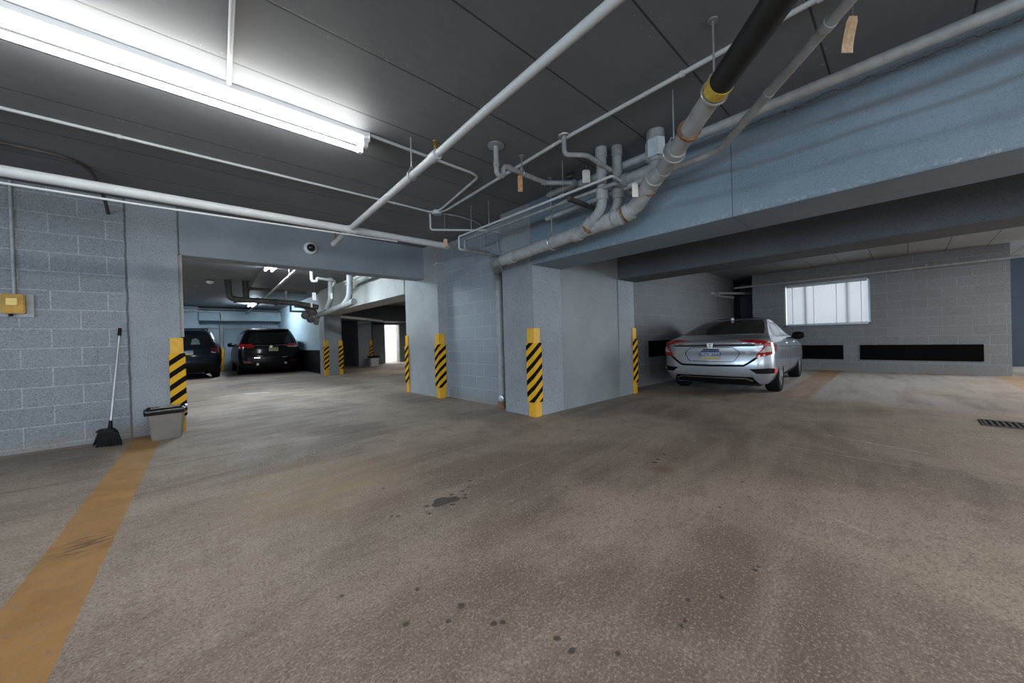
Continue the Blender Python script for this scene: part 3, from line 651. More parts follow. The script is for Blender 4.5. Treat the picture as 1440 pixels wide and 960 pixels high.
MB().tube(fil([(1.249, -0.568, 2.402), (1.117, -0.681, 2.402), (1.107, -0.691, 2.78)], .06), .027, 14).build('elbow', M[C_], dv)
for q in ((2.574, 0.533, 2.41), (2.205, 0.223, 2.407)): ring(q, (-1, -.84, 0), .027, .02, 1.14).build('coupling', M[C_], dv)
wr = wthing('wrapped_riser', 'short fat riser with a pale blue flat wrap beside the rod hanger', 'pipe', (3.094, 1.448, 2.78))
MB().lathe([(.075, 2.779), (.075, 2.534), (.068, 2.515)], (3.075, 1.448, 0), seg=24).build('pipe', M['pipe_dim'], wr)
MB().prism([(-.082, -.06), (-.082, .03), (-.02, .085), (-.014, .08), (-.074, .026), (-.074, -.058)], (3.075, 1.448, 2.543), (1, 0, 0), (0, 1, 0), (0, 0, .15)).build('wrap', plain('pale_blue_wrap', (.42, .49, .53), .5), wr)
MB().prism([(-.082, -.06), (-.02, -.09), (-.014, -.085), (-.074, -.056)], (3.075, 1.448, 2.543), (1, 0, 0), (0, 1, 0), (0, 0, .15)).build('wrap', M['pipe_white'], wr)
MB().tube(fil([(3.075, 1.448, 2.534), (3.075, 1.448, 2.463), (3.075, 1.59, 2.454), (3.056, 1.826, 2.444)], .07), .058, 16).build('elbow', M['pipe_dim'], wr)
ring((3.061, 1.732, 2.447), (0, 1, 0), .058, .03, 1.18).build('coupling', M['pipe_dim'], wr)
# twin water lines that step down the corner
for i, (xx, zz, mm, lb) in enumerate(((2.84, 2.433, 'pipe_white', 'front white water line stepping down near the middle wall'), (2.91, 2.392, 'pipe_dim', 'rear dark water line running parallel behind the white one'))):
    wl = wthing('water_line', lb, 'pipe', (xx, 3.0, zz))
    e = .02*i
    pts = [(3.30, 1.765+e, zz), (xx, 1.735+e, zz), (xx, 4.125-e*2, zz+.01), (xx, 4.125-e*2, 2.274-e*.6), (3.575, 4.125-e*2, 2.268-e*.6)]
    MB().tube(fil(pts, .025), .0125 if not i else .018, 10).build('pipe', M[mm], wl)
    ring((xx, 2.32, zz+.003), (0, 1, 0), .0135 if not i else .019, .03, 1.25).build('coupling', M[mm], wl)
    for yy in ((3.83, 2.29) if not i else (3.55,)):
        MB().tube([(xx, yy, zz+.012), (xx, yy, 2.78)], .004, 6).build('hanger_rod', M['steel'], wl)
MB_ = wthing('strut_channel', 'dark steel strut carrying the water lines beside the front riser', 'bracket', (2.933, 2.176, 2.345))
MB().box(2.77, 3.20, 2.15, 2.19, 2.33, 2.37).build('channel', M['pipe_dark'], MB_, .003)
ep = wthing('condensate_line', 'thin white pipe dropping from the ceiling and running to the middle wall', 'pipe', (2.545, 4.353, 2.78))
MB().tube(fil([(2.545, 4.362, 2.779), (2.545, 4.362, 2.542), (3.20, 3.90, 2.542), (3.575, 3.89, 2.542)], .035), .014, 12).build('pipe', M['pipe_white'], ep)
MB().lathe([(.016, 0), (.05, -.004), (.045, -.012), (.017, -.015)], (2.545, 4.362, 2.779), seg=16).build('ceiling_flange', M['pipe_grey'], ep)
MB().tube([(2.687, 4.23, 2.553), (2.687, 4.23, 2.78)], .004, 6).build('hanger_rod', M['steel'], ep)
for pts, lb in (([(3.574, 4.18, 2.55), (3.56, 4.15, 2.44), (3.568, 4.13, 2.33)], 'short loose white cable hanging above the strut on the middle wall'),
                ([(3.574, 4.12, 2.28), (3.560, 4.10, 2.21), (3.574, 4.06, 2.17)], 'tiny white cable end below the dark water line elbow'),
                ([(3.39, 5.78, 2.40), (3.36, 5.72, 2.36), (3.385, 5.655, 2.41), (3.42, 5.640, 2.42), (3.56, 5.640, 2.44)], 'thin white cable looped at the top of the gateway column')):
    o = MB().tube(fil(pts, .05), .007, 8).build('cable', M['pipe_white']); tag(o, lb, 'cable')

# ------------------------------------------------------------------ paper tags
def ptag(loc, ax, w, h, mat, label, bend=0., hole=True, lines=2, ztie=.05, name='hanging_tag'):
    g = wthing(name, label, 'tag', loc); x, y, z = loc; u = Vector(ax).normalized(); nrm = u.cross(Vector((0, 0, 1)))
    q = MB(); K = 8; vs = []
    for k in range(K+1):
        t = k/K; off = nrm*bend*math.sin(t*2.2)+u*bend*.8*t*t; ww = w*(1 if t > .12 else .7)*(1-.6*bend*8*max(0, t-.55))
        for sgn in (-.5, .5): vs.append(Vector(loc)+u*sgn*ww+off-Vector((0, 0, h*t)))
    fr = vs; bk = [v+nrm*.002 for v in vs]; n0 = len(fr); fs = []
    for k in range(K):
        a = 2*k; fs += [(a, a+1, a+3, a+2), (n0+a+2, n0+a+3, n0+a+1, n0+a), (a, a+2, n0+a+2, n0+a), (a+1, n0+a+1, n0+a+3, a+3)]
    fs += [(0, n0, n0+1, 1), (2*K, 2*K+1, n0+2*K+1, n0+2*K)]
    q.add(fr+bk, fs).build('card', M[mat], g)
    for i in range(lines):
        zz = z-h*(.40+.2*i); c = Vector((x, y, zz))-nrm*.0012
        MB().prism([(-w*.25, -h*.02), (w*.2, -h*.02), (w*.25, h*.02), (-w*.2, h*.02)], c, u, (0, 0, 1), -nrm*.001).build('printed_line', M['ink'], g)
    MB().tube([(x, y, z-.006), (x+.004, y, z+ztie*.5), (x, y, z+ztie)], .0015, 6).build('wire_tie', M['steel'], g)
DG = (.74, -.67, 0)
ptag((2.943, 2.082, 2.643), DG, .075, .125, 'tag_white', 'white card tag hanging in front of the grey risers', ztie=.04)
ptag((2.839, 1.523, 2.297), DG, .05, .115, 'tag_white', 'white card tag tied to the rusty elbow of the thick drain', ztie=.03, lines=3)
ptag((2.413, 2.46, 2.572), DG, .045, .155, 'tag_orange', 'faded orange tag hanging under the drain trap', lines=4, ztie=.04)
ptag((2.763, 4.343, 2.449), DG, .055, .105, 'tag_tan', 'tan tag on the end of the thick white sprinkler main', lines=2, ztie=.02)
ptag((2.46, 0.156, 2.548), DG, .055, .165, 'tag_tan', 'curled tan tag dangling from the ceiling at upper right', bend=-.022, lines=0, ztie=.23)

# ------------------------------------------------------------------ dome camera, brass box, broom, bin
sc_ = wthing('security_camera', 'white dome security camera on the header beam over the gateway', 'camera', (1.485, 6.12, 2.49))
MB().lathe([(.092, 0), (.092, .02), (.080, .045), (.066, .052)], (1.485, 6.119, 2.49), (0, -1, 0), 28).build('base', M['white'], sc_)
MB().lathe([(.060, .05), (.056, .075), (.042, .10), (.022, .115), (.003, .119)], (1.485, 6.119, 2.49), (0, -1, 0), 28).build('dome', M['car_glass'], sc_)
eb = wthing('wall_box', 'square brass weatherproof box on a grey plate on the left wall', 'electrical box', (-1.24, 6.12, 1.51))
B(-1.42, -1.115, 6.095, 6.119, 1.39, 1.622).build('back_plate', M['pipe_grey'], eb, .004)
MB().prism([(-.075, -.098), (.075, -.098), (.075, .098), (-.075, .098)], (-1.238, 6.095, 1.52), (1, 0, 0), (0, 0, 1), (0, -.05, 0)).build('box', M['brass'], eb, .008)
B(-1.277, -1.205, 6.028, 6.046, 1.505, 1.575).build('flap', plain('pale_brass_flap', (.62, .46, .14), .4, .3, .1), eb, .004)
MB().tube([(-1.26, 6.07, 1.43), (-1.256, 6.07, 1.395)], .014, 10).build('cable_gland', M['black'], eb)

bm_ = wthing('broom', 'black broom with a grey steel handle leaning on the left wall', 'broom', (-.60, 5.80, 0))
top = Vector((-.512, 6.055, 1.27)); bot = Vector((-.590, 5.83, .205))
MB().tube([bot, top], .0115, 12).build('handle', M['steel'], bm_)
dxy = (top-bot).normalized()
MB().tube([top-dxy*.085, top+dxy*.004], .0155, 12).build('grip', M['black'], bm_)
MB().tube([bot-dxy*.05, bot+dxy*.06], [.022, .014], 12).build('socket', M['black'], bm_)
a = Vector((.90, -.42, 0)).normalized()      # head runs askew to the wall
c0 = Vector((-.604, 5.795, .17))
MB().prism([(-.05, 0), (.055, 0), (.085, -.035), (.083, -.045), (-.078, -.035), (-.08, -.02)], c0+Vector((.0, .022, .02)), a, (0, 0, 1), (-.02, -.045, 0)).build('broom_block', M['black'], bm_, .004)
q = MB(); K = 34
for k in range(K):
    t = k/(K-1)-.5
    for j in range(3):
        s0 = c0+a*(t*.16)+Vector((0, .012-.012*j, -.02)); s1 = c0+a*(t*.235+random.uniform(-.004, .004)-.006)+Vector((0, .03-.035*j, 0)); s1.z = .004+random.uniform(0, .006)+(.018 if t < -.42 else 0)
        q.tube([s0, (s0+s1)/2+Vector((0, .003, 0)), s1], [.0042, .0048, .0035], 5)
tag(q.build('bristles', M['trim'], bm_), None, None, kind='stuff')

tb = wthing('trash_bin', 'taupe plastic wastebasket with a black liner beside the striped guard', 'bin', (-.145, 5.78, 0))
def rrect(hx, hy, r, n=5):
    o = []
    for cx, cy, a0 in ((hx-r, hy-r, 0), (-hx+r, hy-r, 90), (-hx+r, -hy+r, 180), (hx-r, -hy+r, 270)):
        for k in range(n+1):
            t = R(a0+90*k/n); o.append((cx+r*math.cos(t), cy+r*math.sin(t)))
    return o
def loft(levels, o=(0, 0, 0), cap0=True, cap1=True):
    q = MB(); vs = []; n_ = len(levels[0][0])
    for pl, z in levels: vs += [(x+o[0], y+o[1], (z if not callable(z) else z(x, y))+o[2]) for x, y in pl]
    fs = [(i*n_+k, i*n_+(k+1) % n_, (i+1)*n_+(k+1) % n_, (i+1)*n_+k) for i in range(len(levels)-1) for k in range(n_)]
    if cap0: fs.append(tuple(range(n_))[::-1])
    if cap1: fs.append(tuple((len(levels)-1)*n_+k for k in range(n_)))
    return q.add(vs, fs)
bo = (-.148, 5.78, 0)
loft([(rrect(.125, .085, .03), 0), (rrect(.128, .088, .03), .01), (rrect(.160, .115, .035), .315), (rrect(.168, .122, .035), .318), (rrect(.168, .122, .035), .335), (rrect(.150, .105, .03), .335), (rrect(.120, .080, .03), .02)], bo).build('bucket', M['bin_grey'], tb)
def wv(z0, amp, ph):
    return lambda x, y: z0+amp*math.sin(23*x+ph)*math.cos(19*y+ph*1.7)+amp*.7*math.sin(61*x-37*y+ph)
loft([(rrect(.176, .130, .04, 9), wv(.285, .012, 0)), (rrect(.184, .138, .04, 9), wv(.315, .008, 1)), (rrect(.180, .134, .04, 9), wv(.348, .008, 2)), (rrect(.160, .115, .035, 9), wv(.356, .007, 3)), (rrect(.135, .095, .03, 9), wv(.30, .01, 4)), (rrect(.09, .06, .03, 9), wv(.24, .01, 5))], bo, False, True).build('liner', M['liner'], tb)

wb = wthing('trash_bin', 'small white bin with a black bag near the far bright doorway', 'bin', (6.36, 16.15, 0))
o = (6.36, 16.20, 0)
loft([(rrect(.17, .13, .03), 0), (rrect(.20, .16, .035), .40), (rrect(.18, .14, .035), .40)], o).build('bucket', M['offwhite'], wb)
loft([(rrect(.205, .165, .04), .36), (rrect(.235, .19, .04), wv(.40, .015, 1)), (rrect(.24, .19, .04), wv(.45, .02, 2)), (rrect(.16, .12, .04), wv(.44, .02, 2))], o, True, True).build('liner', M['liner'], wb)

gr = wthing('drain_grate', 'dark iron floor drain grate in the concrete at right', 'grate', (6.2, -.85, 0))
MB().box(6.02, 6.38, -1.18, -1.165, .001, .008).box(6.02, 6.38, -.52, -.505, .001, .008).box(6.02, 6.035, -1.165, -.52, .001, .008).box(6.365, 6.38, -1.165, -.52, .001, .008).build('grate_frame', M['grate'], gr)
q = MB()
for k in range(16):
    yy = -1.155+k*.0405; q.box(6.035, 6.365, yy, yy+.019, .001, .0065)
q.build('grate_bars', M['grate'], gr, smooth=False)
B(6.035, 6.365, -1.165, -.52, .0005, .0012).build('grate_well', M['trim'], gr)

# ------------------------------------------------------------------ cars
def pchip(xs, ys):
    n_ = len(xs); h = [xs[i+1]-xs[i] for i in range(n_-1)]; d = [(ys[i+1]-ys[i])/h[i] for i in range(n_-1)]
    mm = [d[0]]+[0 if d[i-1]*d[i] <= 0 else 2*d[i-1]*d[i]/(d[i-1]+d[i]) for i in range(1, n_-1)]+[d[-1]]
    def f(x):
        if x <= xs[0]: return ys[0]
        if x >= xs[-1]: return ys[-1]
        i = max(k for k in range(n_-1) if xs[k] <= x); t = (x-xs[i])/h[i]
        return ((1+2*t)*(1-t)**2*ys[i]+t*(1-t)**2*h[i]*mm[i]+t*t*(3-2*t)*ys[i+1]+t*t*(t-1)*h[i]*mm[i+1])
    return f
class Car:
    def __init__(s, rows):          # rows: z, xr, xf, w, rr, rf, bow
        s.z = [r[0] for r in rows]; s.p = [pchip(s.z, [r[k] for r in rows]) for k in range(1, 7)]
    def half(s, z):
        xr, xf, w, rr, rf, bow = [f(z) for f in s.p]; rr = min(rr, w*.9); rf = min(rf, w*.9); pts = []
        b1 = bow*((w-rr)/w)**2; b2 = bow*1.6*((w-rf)/w)**2
        for k in range(8): y = (w-rr)*k/8; pts.append((xr+bow*(y/w)**2, y))
        for k in range(10): a = math.pi/2*k/10; pts.append((xr+b1+rr*(1-math.cos(a)), w-rr+rr*math.sin(a)))
        x0 = xr+b1+rr; x1 = xf-b2-rf
        for k in range(27): pts.append((x0+(x1-x0)*k/26, w))
        for k in range(1, 11): a = math.pi/2*k/10; pts.append((x1+rf*math.sin(a), w-rf+rf*math.cos(a)))
        for k in range(1, 9): y = (w-rf)*(1-k/8); pts.append((xf-bow*1.6*(y/w)**2, y))
        return pts
    def body(s, sub=4):
        zs = []
        for a, b in zip(s.z, s.z[1:]): zs += [a+(b-a)*k/sub for k in range(sub)]
        zs.append(s.z[-1]); vs = []
        for z in zs:
            h = s.half(z); vs += [(x, -y, z) for x, y in h]+[(x, y, z) for x, y in h[-2:0:-1]]
        n_ = len(vs)//len(zs)
        fs = [(i*n_+k, i*n_+(k+1) % n_, (i+1)*n_+(k+1) % n_, (i+1)*n_+k) for i in range(len(zs)-1) for k in range(n_)]
        fs += [tuple(range(n_))[::-1], tuple((len(zs)-1)*n_+k for k in range(n_))]
        return MB().add(vs, fs)
    def rear(s, u, z):              # walk |u| metres round the outline from the middle of the tail; u>0 is the right side
        h = s.half(z); L = abs(u); p = h[0]
        for a, b in zip(h, h[1:]):
            d = math.dist(a, b)
            if L <= d: t = L/d if d else 0; p = (a[0]+(b[0]-a[0])*t, a[1]+(b[1]-a[1])*t); break
            L -= d; p = b
        return Vector((p[0], -p[1] if u > 0 else p[1], z))
    def side(s, sg):
        def f(x, z):
            xr, xf, w, rr, rf, bow = [g(z) for g in s.p]; h = s.half(z)
            for a, b in zip(h[8:], h[9:]):
                if a[0] <= x <= b[0] and b[0] > a[0]: return Vector((x, sg*(a[1]+(b[1]-a[1])*(x-a[0])/(b[0]-a[0])), z))
            return Vector((x, sg*w, z))
        return f
def patch(f, poly, name, mat, parent, off=.004, th=.006, mx=.06):
    bm = bmesh.new(); vs = [bm.verts.new((a, b, 0)) for a, b in poly]; bm.faces.new(vs)
    bmesh.ops.triangulate(bm, faces=bm.faces[:])
    for _ in range(6):
        es = [e for e in bm.edges if e.calc_length() > mx]
        if not es: break
        bmesh.ops.subdivide_edges(bm, edges=es, cuts=1); bmesh.ops.triangulate(bm, faces=[q for q in bm.faces if len(q.verts) > 3])
    for v in bm.verts:
        a, b = v.co.x, v.co.y; e = .004; p = f(a, b)
        n_ = (f(a+e, b)-f(a-e, b)).cross(f(a, b+e)-f(a, b-e))
        n_ = n_.normalized() if n_.length > 1e-12 else Vector((-1, 0, 0))
        if n_.dot(Vector((p.x*.25, p.y, (p.z-.6)))) < 0: n_ = -n_
        v.co = p+n_*off; v.index
    bmesh.ops.recalc_face_normals(bm, faces=bm.faces)
    bmesh.ops.solidify(bm, geom=bm.faces[:], thickness=th)
    bmesh.ops.recalc_face_normals(bm, faces=bm.faces)
    me = bpy.data.meshes.new(name); bm.to_mesh(me); bm.free()
    for q in me.polygons: q.use_smooth = True
    me.set_sharp_from_angle(angle=R(45)); me.materials.append(mat)
    o = bpy.data.objects.new(name, me); COL.objects.link(o); o.parent = parent; return o
def strip(f, pts, w, name, mat, parent, off=.003, th=.004):
    L = []; Rr = []
    for i, q in enumerate(pts):
        a = Vector(pts[max(i-1, 0)]); b = Vector(pts[min(i+1, len(pts)-1)]); d = (b-a).normalized(); n_ = Vector((-d.y, d.x))*w/2
        L.append((q[0]+n_.x, q[1]+n_.y)); Rr.append((q[0]-n_.x, q[1]-n_.y))
    return patch(f, L+Rr[::-1], name, mat, parent, off, th)
def cut_arches(o, wheels, r, depth, wy):
    q = MB()
    for wx, wz in wheels:
        for sg in (-1, 1):
            q.lathe([(r, 0), (r, depth+.3)], (wx, sg*(wy-depth), wz), (0, sg, 0), 36)
    c = q.build('cutter', M['trim'], None)
    md = o.modifiers.new('arches', 'BOOLEAN'); md.operation = 'DIFFERENCE'; md.solver = 'EXACT'; md.object = c
    if hasattr(md, 'material_mode'): md.material_mode = 'TRANSFER'
    bpy.context.view_layer.update()
    dg = bpy.context.evaluated_depsgraph_get(); me = bpy.data.meshes.new_from_object(o.evaluated_get(dg))
    o.modifiers.clear(); o.data = me; bpy.data.objects.remove(c)
    for p in me.polygons: p.use_smooth = True
    me.set_sharp_from_angle(angle=R(34))
def wheel(parent, x, y, r, w, sg, spokes=5, mat='alloy'):
    t = MB().lathe([(r*.66, -w/2), (r*.93, -w/2), (r*.985, -w*.42), (r, -w*.28), (r, w*.28), (r*.985, w*.42), (r*.93, w/2), (r*.66, w/2), (r*.62, w*.38), (r*.62, -w*.38)], (x, y, r), (0, sg, 0), 36).build('wheel', M['tyre'], parent)
    q = MB().lathe([(r*.66, w*.36), (r*.68, w*.47), (r*.63, w*.47), (r*.60, w*.30), (r*.60, 0)], (x, y, r), (0, sg, 0), 36)
    for k in range(spokes):
        a = 2*math.pi*k/spokes
        for da in (-.13, .13):
            u = Vector((math.cos(a+da), 0, math.sin(a+da))); v = Vector((-u.z, 0, u.x)); o = Vector((x, y+sg*w*.36, r))
            q.prism([(r*.10, -.016), (r*.62, -.022), (r*.62, .022), (r*.10, .016)], o, u, v, (0, sg*.022, 0))
    q.lathe([(r*.17, w*.30), (r*.17, w*.45), (r*.05, w*.48)], (x, y, r), (0, sg, 0), 18)
    q.build('rim', M[mat], t)
    MB().lathe([(r*.58, .0), (r*.58, .02)], (x, y, r), (0, sg, 0), 24).build('brake_backing', M['trim'], t)
    return t
def text(body, size, loc, mat, parent, name='lettering', depth=.002):
    c = bpy.data.curves.new(name, 'FONT'); c.body = body; c.size = size; c.align_x = 'CENTER'; c.align_y = 'CENTER'; c.extrude = depth; c.resolution_u = 3
    t = bpy.data.objects.new(name, c); COL.objects.link(t)
    t.matrix_world = Matrix.Translation(loc) @ Matrix(((0, 0, -1, 0), (-1, 0, 0, 0), (0, 1, 0, 0), (0, 0, 0, 1)))   # reads from behind the car
    bpy.context.view_layer.update()
    me = bpy.data.meshes.new_from_object(t.evaluated_get(bpy.context.evaluated_depsgraph_get())); me.transform(t.matrix_world)
    bpy.data.objects.remove(t); me.materials.clear(); me.materials.append(mat)
    o = bpy.data.objects.new(name, me); COL.objects.link(o); o.parent = parent; return o
def plate(parent, x, z, txt, w=.305, h=.152, top='plate_blue', mid='plate_white', low='plate_gold', y0=0.):
    p = B(x-.012, x, y0-w/2, y0+w/2, z-h/2, z+h/2).build('number_plate', M[mid], parent, .002)
    B(x-.0135, x-.012, y0-w/2+.004, y0+w/2-.004, z+h*.30, z+h/2-.003).build('plate_band', M[top], p)
    B(x-.0135, x-.012, y0-w/2+.004, y0+w/2-.004, z-h/2+.003, z-h*.30).build('plate_band', M[low], p)
    text(txt, h*.55, (x-.0135, y0, z), M['plate_blue'], p)
def mirror(parent, x, y, z, sg, mat):
    q = MB().lathe([(.02, -.10), (.07, -.085), (.085, -.02), (.085, .03), (.06, .10), (.015, .12)], (x, y+sg*.10, z), (.15, sg, .05), 16)
    o = q.build('door_mirror', mat, parent); MB().tube([(x+.03, y-sg*.03, z-.05), (x, y+sg*.05, z-.02)], .022, 8).build('mirror_stalk', M['trim'], o)

# --- silver sedan
def sedan():
    c = thing('car', 'silver four-door sedan parked nose-in in the bay by the window', 'car', (8.72, 2.36, 0), R(3.6)); c.scale = (.965, .93, .93)
    cr = Car([(.20, -2.16, 2.20, .78, .25, .30, .10), (.27, -2.24, 2.27, .84, .28, .35, .12), (.40, -2.30, 2.31, .885, .30, .42, .13), (.55, -2.315, 2.31, .90, .30, .45, .14), (.70, -2.30, 2.26, .90, .30, .45, .14),
              (.78, -2.28, 2.10, .895, .30, .40, .14), (.86, -2.275, 1.60, .885, .30, .40, .14), (.915, -2.30, 1.25, .87, .30, .40, .16), (.955, -2.27, 1.02, .85, .28, .35, .16), (.985, -2.18, .92, .825, .25, .3, .14),
              (1.015, -2.00, .82, .795, .22, .3, .12), (1.05, -1.84, .74, .76, .22, .3, .12), (1.12, -1.60, .60, .715, .22, .28, .12), (1.22, -1.28, .42, .655, .22, .28, .12), (1.31, -.94, .24, .60, .22, .28, .12),
              (1.37, -.62, .08, .54, .22, .28, .10), (1.40, -.38, -.04, .44, .2, .2, .08), (1.413, -.25, -.12, .30, .2, .2, .04)])
    b = cr.body().build('body', M['silver'], c)
    WX = (-1.33, 1.37); r = .325
    cut_arches(b, [(x, r) for x in WX], .365, .26, .90)
    for x in WX:
        for sg in (-1, 1): wheel(c, x, sg*.785, r, .215, sg)
    patch(cr.rear, [(-.72, 1.07), (.72, 1.07), (.69, 1.17), (.63, 1.27), (.53, 1.345), (-.53, 1.345), (-.63, 1.27), (-.69, 1.17)], 'rear_window', M['car_glass'], c, .003)
    for sg in (-1, 1):
        f = cr.side(sg)
        patch(f, [(-1.05, 1.00), (-.25, 1.00), (-.25, 1.29), (-.55, 1.285), (-.85, 1.20), (-1.12, 1.06)], 'side_window', M['side_glass'], c, .003)
        patch(f, [(-.18, 1.00), (.62, 1.00), (.36, 1.16), (.05, 1.27), (-.18, 1.29)], 'side_window', M['side_glass'], c, .003)
        strip(f, [(-1.17, 1.06), (-.86, 1.225), (-.5, 1.315), (-.2, 1.325), (.05, 1.30), (.42, 1.15)], .018, 'window_trim', M['chrome'], c, .004)
        strip(f, [(-1.15, .965), (.75, .95)], .016, 'belt_moulding', M['chrome'], c, .004)
        strip(f, [(-1.45, .84), (-.6, .80), (.6, .78), (1.7, .74)], .010, 'body_crease', M['trim'], c, .002)
        for xx in (-.22, .82): strip(f, [(xx-.05, .32), (xx, .95)], .008, 'door_seam', M['trim'], c, .002)
        for xx in (-.42, .62): patch(f, [(xx-.10, .86), (xx+.10, .86), (xx+.10, .885), (xx-.10, .885)], 'door_handle', M['silver'], c, .016, .02)
        strip(f, [(-.98, .27), (1.0, .27)], .05, 'sill_trim', M['trim'], c, .004)
        mirror(c, .62, sg*.84, 1.0, sg, M['trim'])
        g = lambda u, z, sg=sg: cr.rear(-sg*u, z)
        tl = patch(g, [(.42, .955), (.60, .965), (.80, .945), (1.00, .905), (1.20, .865), (1.19, .82), (1.10, .77), (.96, .725), (.66, .665), (.69, .72), (.76, .80), (.80, .865), (.79, .89), (.62, .925)], 'tail_light', M['tail_red'], c, .014, .02)
        patch(g, [(.72, .745), (.90, .76), (.955, .80), (.92, .845), (.83, .855)], 'clear_lens', M['clear'], tl, .018, .02)
        patch(g, [(.68, .40), (.98, .40), (1.02, .43), (1.0, .48), (.86, .49), (.58, .475)], 'bumper_vent', M['trim'], c, .006)
        patch(g, [(.96, .405), (1.04, .41), (1.05, .475), (.97, .475)], 'reflector', M['reflector'], c, .016, .02)
        strip(g, [(.62, .385), (1.04, .375)], .022, 'vent_lip', M['silver'], c, .012)
        strip(g, [(0, .525), (.50, .53), (.58, .58), (.70, .68)], .034, 'boot_seam', M['trim'], c, .003)
        strip(g, [(0, .565), (.47, .57)], .03, 'boot_crease', M['silver'], c, .012)
        strip(g, [(0, .845), (.34, .84), (.43, .77), (.44, .72), (.36, .60), (0, .595)], .010, 'plate_recess_edge', M['trim'], c, .003)
        patch(g, [(0, .205), (.70, .215), (.62, .34), (0, .345)], 'diffuser', M['trim'], c, .006)
        strip(g, [(0, .315), (.52, .315), (.62, .275)], .018, 'diffuser_strip', M['chrome'], c, .012)
    strip(cr.rear, [(-.62, .905), (.62, .905)], .018, 'spoiler_highlight', M['chrome'], c, .005)
    strip(cr.rear, [(-.66, .875), (.66, .875)], .022, 'spoiler_shadow_gap', M['trim'], c, .003)
    plate(c, -2.312, .715, 'GZY-3647')
    strip(cr.rear, [(-.13, .805), (.13, .805)], .022, 'plate_lamp_bar', M['trim'], c, .006)
    e = MB()
    z0 = .88; x0 = -2.312
    for a0, b0, a1, b1 in ((-.045, .035, .045, .035), (-.038, -.038, .038, -.038)): e.box(x0-.014, x0, min(a0, a1), max(a0, a1), z0+b0-.005, z0+b0+.005)
    e.prism([(-.050, .040), (-.040, .040), (-.030, -.042), (-.040, -.042)], (x0, 0, z0), (0, 1, 0), (0, 0, 1), (-.014, 0, 0)); e.prism([(.040, .040), (.050, .040), (.040, -.042), (.030, -.042)], (x0, 0, z0), (0, 1, 0), (0, 0, 1), (-.014, 0, 0))
    e.prism([(-.032, .026), (-.018, .026), (-.012, -.026), (-.022, -.026)], (x0, 0, z0), (0, 1, 0), (0, 0, 1), (-.016, 0, 0)); e.prism([(.018, .026), (.032, .026), (.022, -.026), (.012, -.026)], (x0, 0, z0), (0, 1, 0), (0, 0, 1), (-.016, 0, 0))
    e.box(x0-.016, x0, -.02, .02, z0-.006, z0+.006); e.build('emblem', M['chrome'], c)
    q = MB().box(-2.262, -2.25, -.62, -.52, .775, .79).box(-2.262, -2.25, -.60, -.53, .745, .757); q.build('trim_lettering', M['chrome'], c)
    MB().prism([(0, 0), (.16, 0), (.03, .06), (.0, .055)], (-.80, -.018, 1.352), (1, 0, .16), (0, 0, 1), (0, .036, 0)).build('roof_fin', M['white'], c, .008)
    q = MB().box(-2.05, 2.1, -.70, .70, .17, .22); q.build('underbody', M['trim'], c)
    return c
sedan()

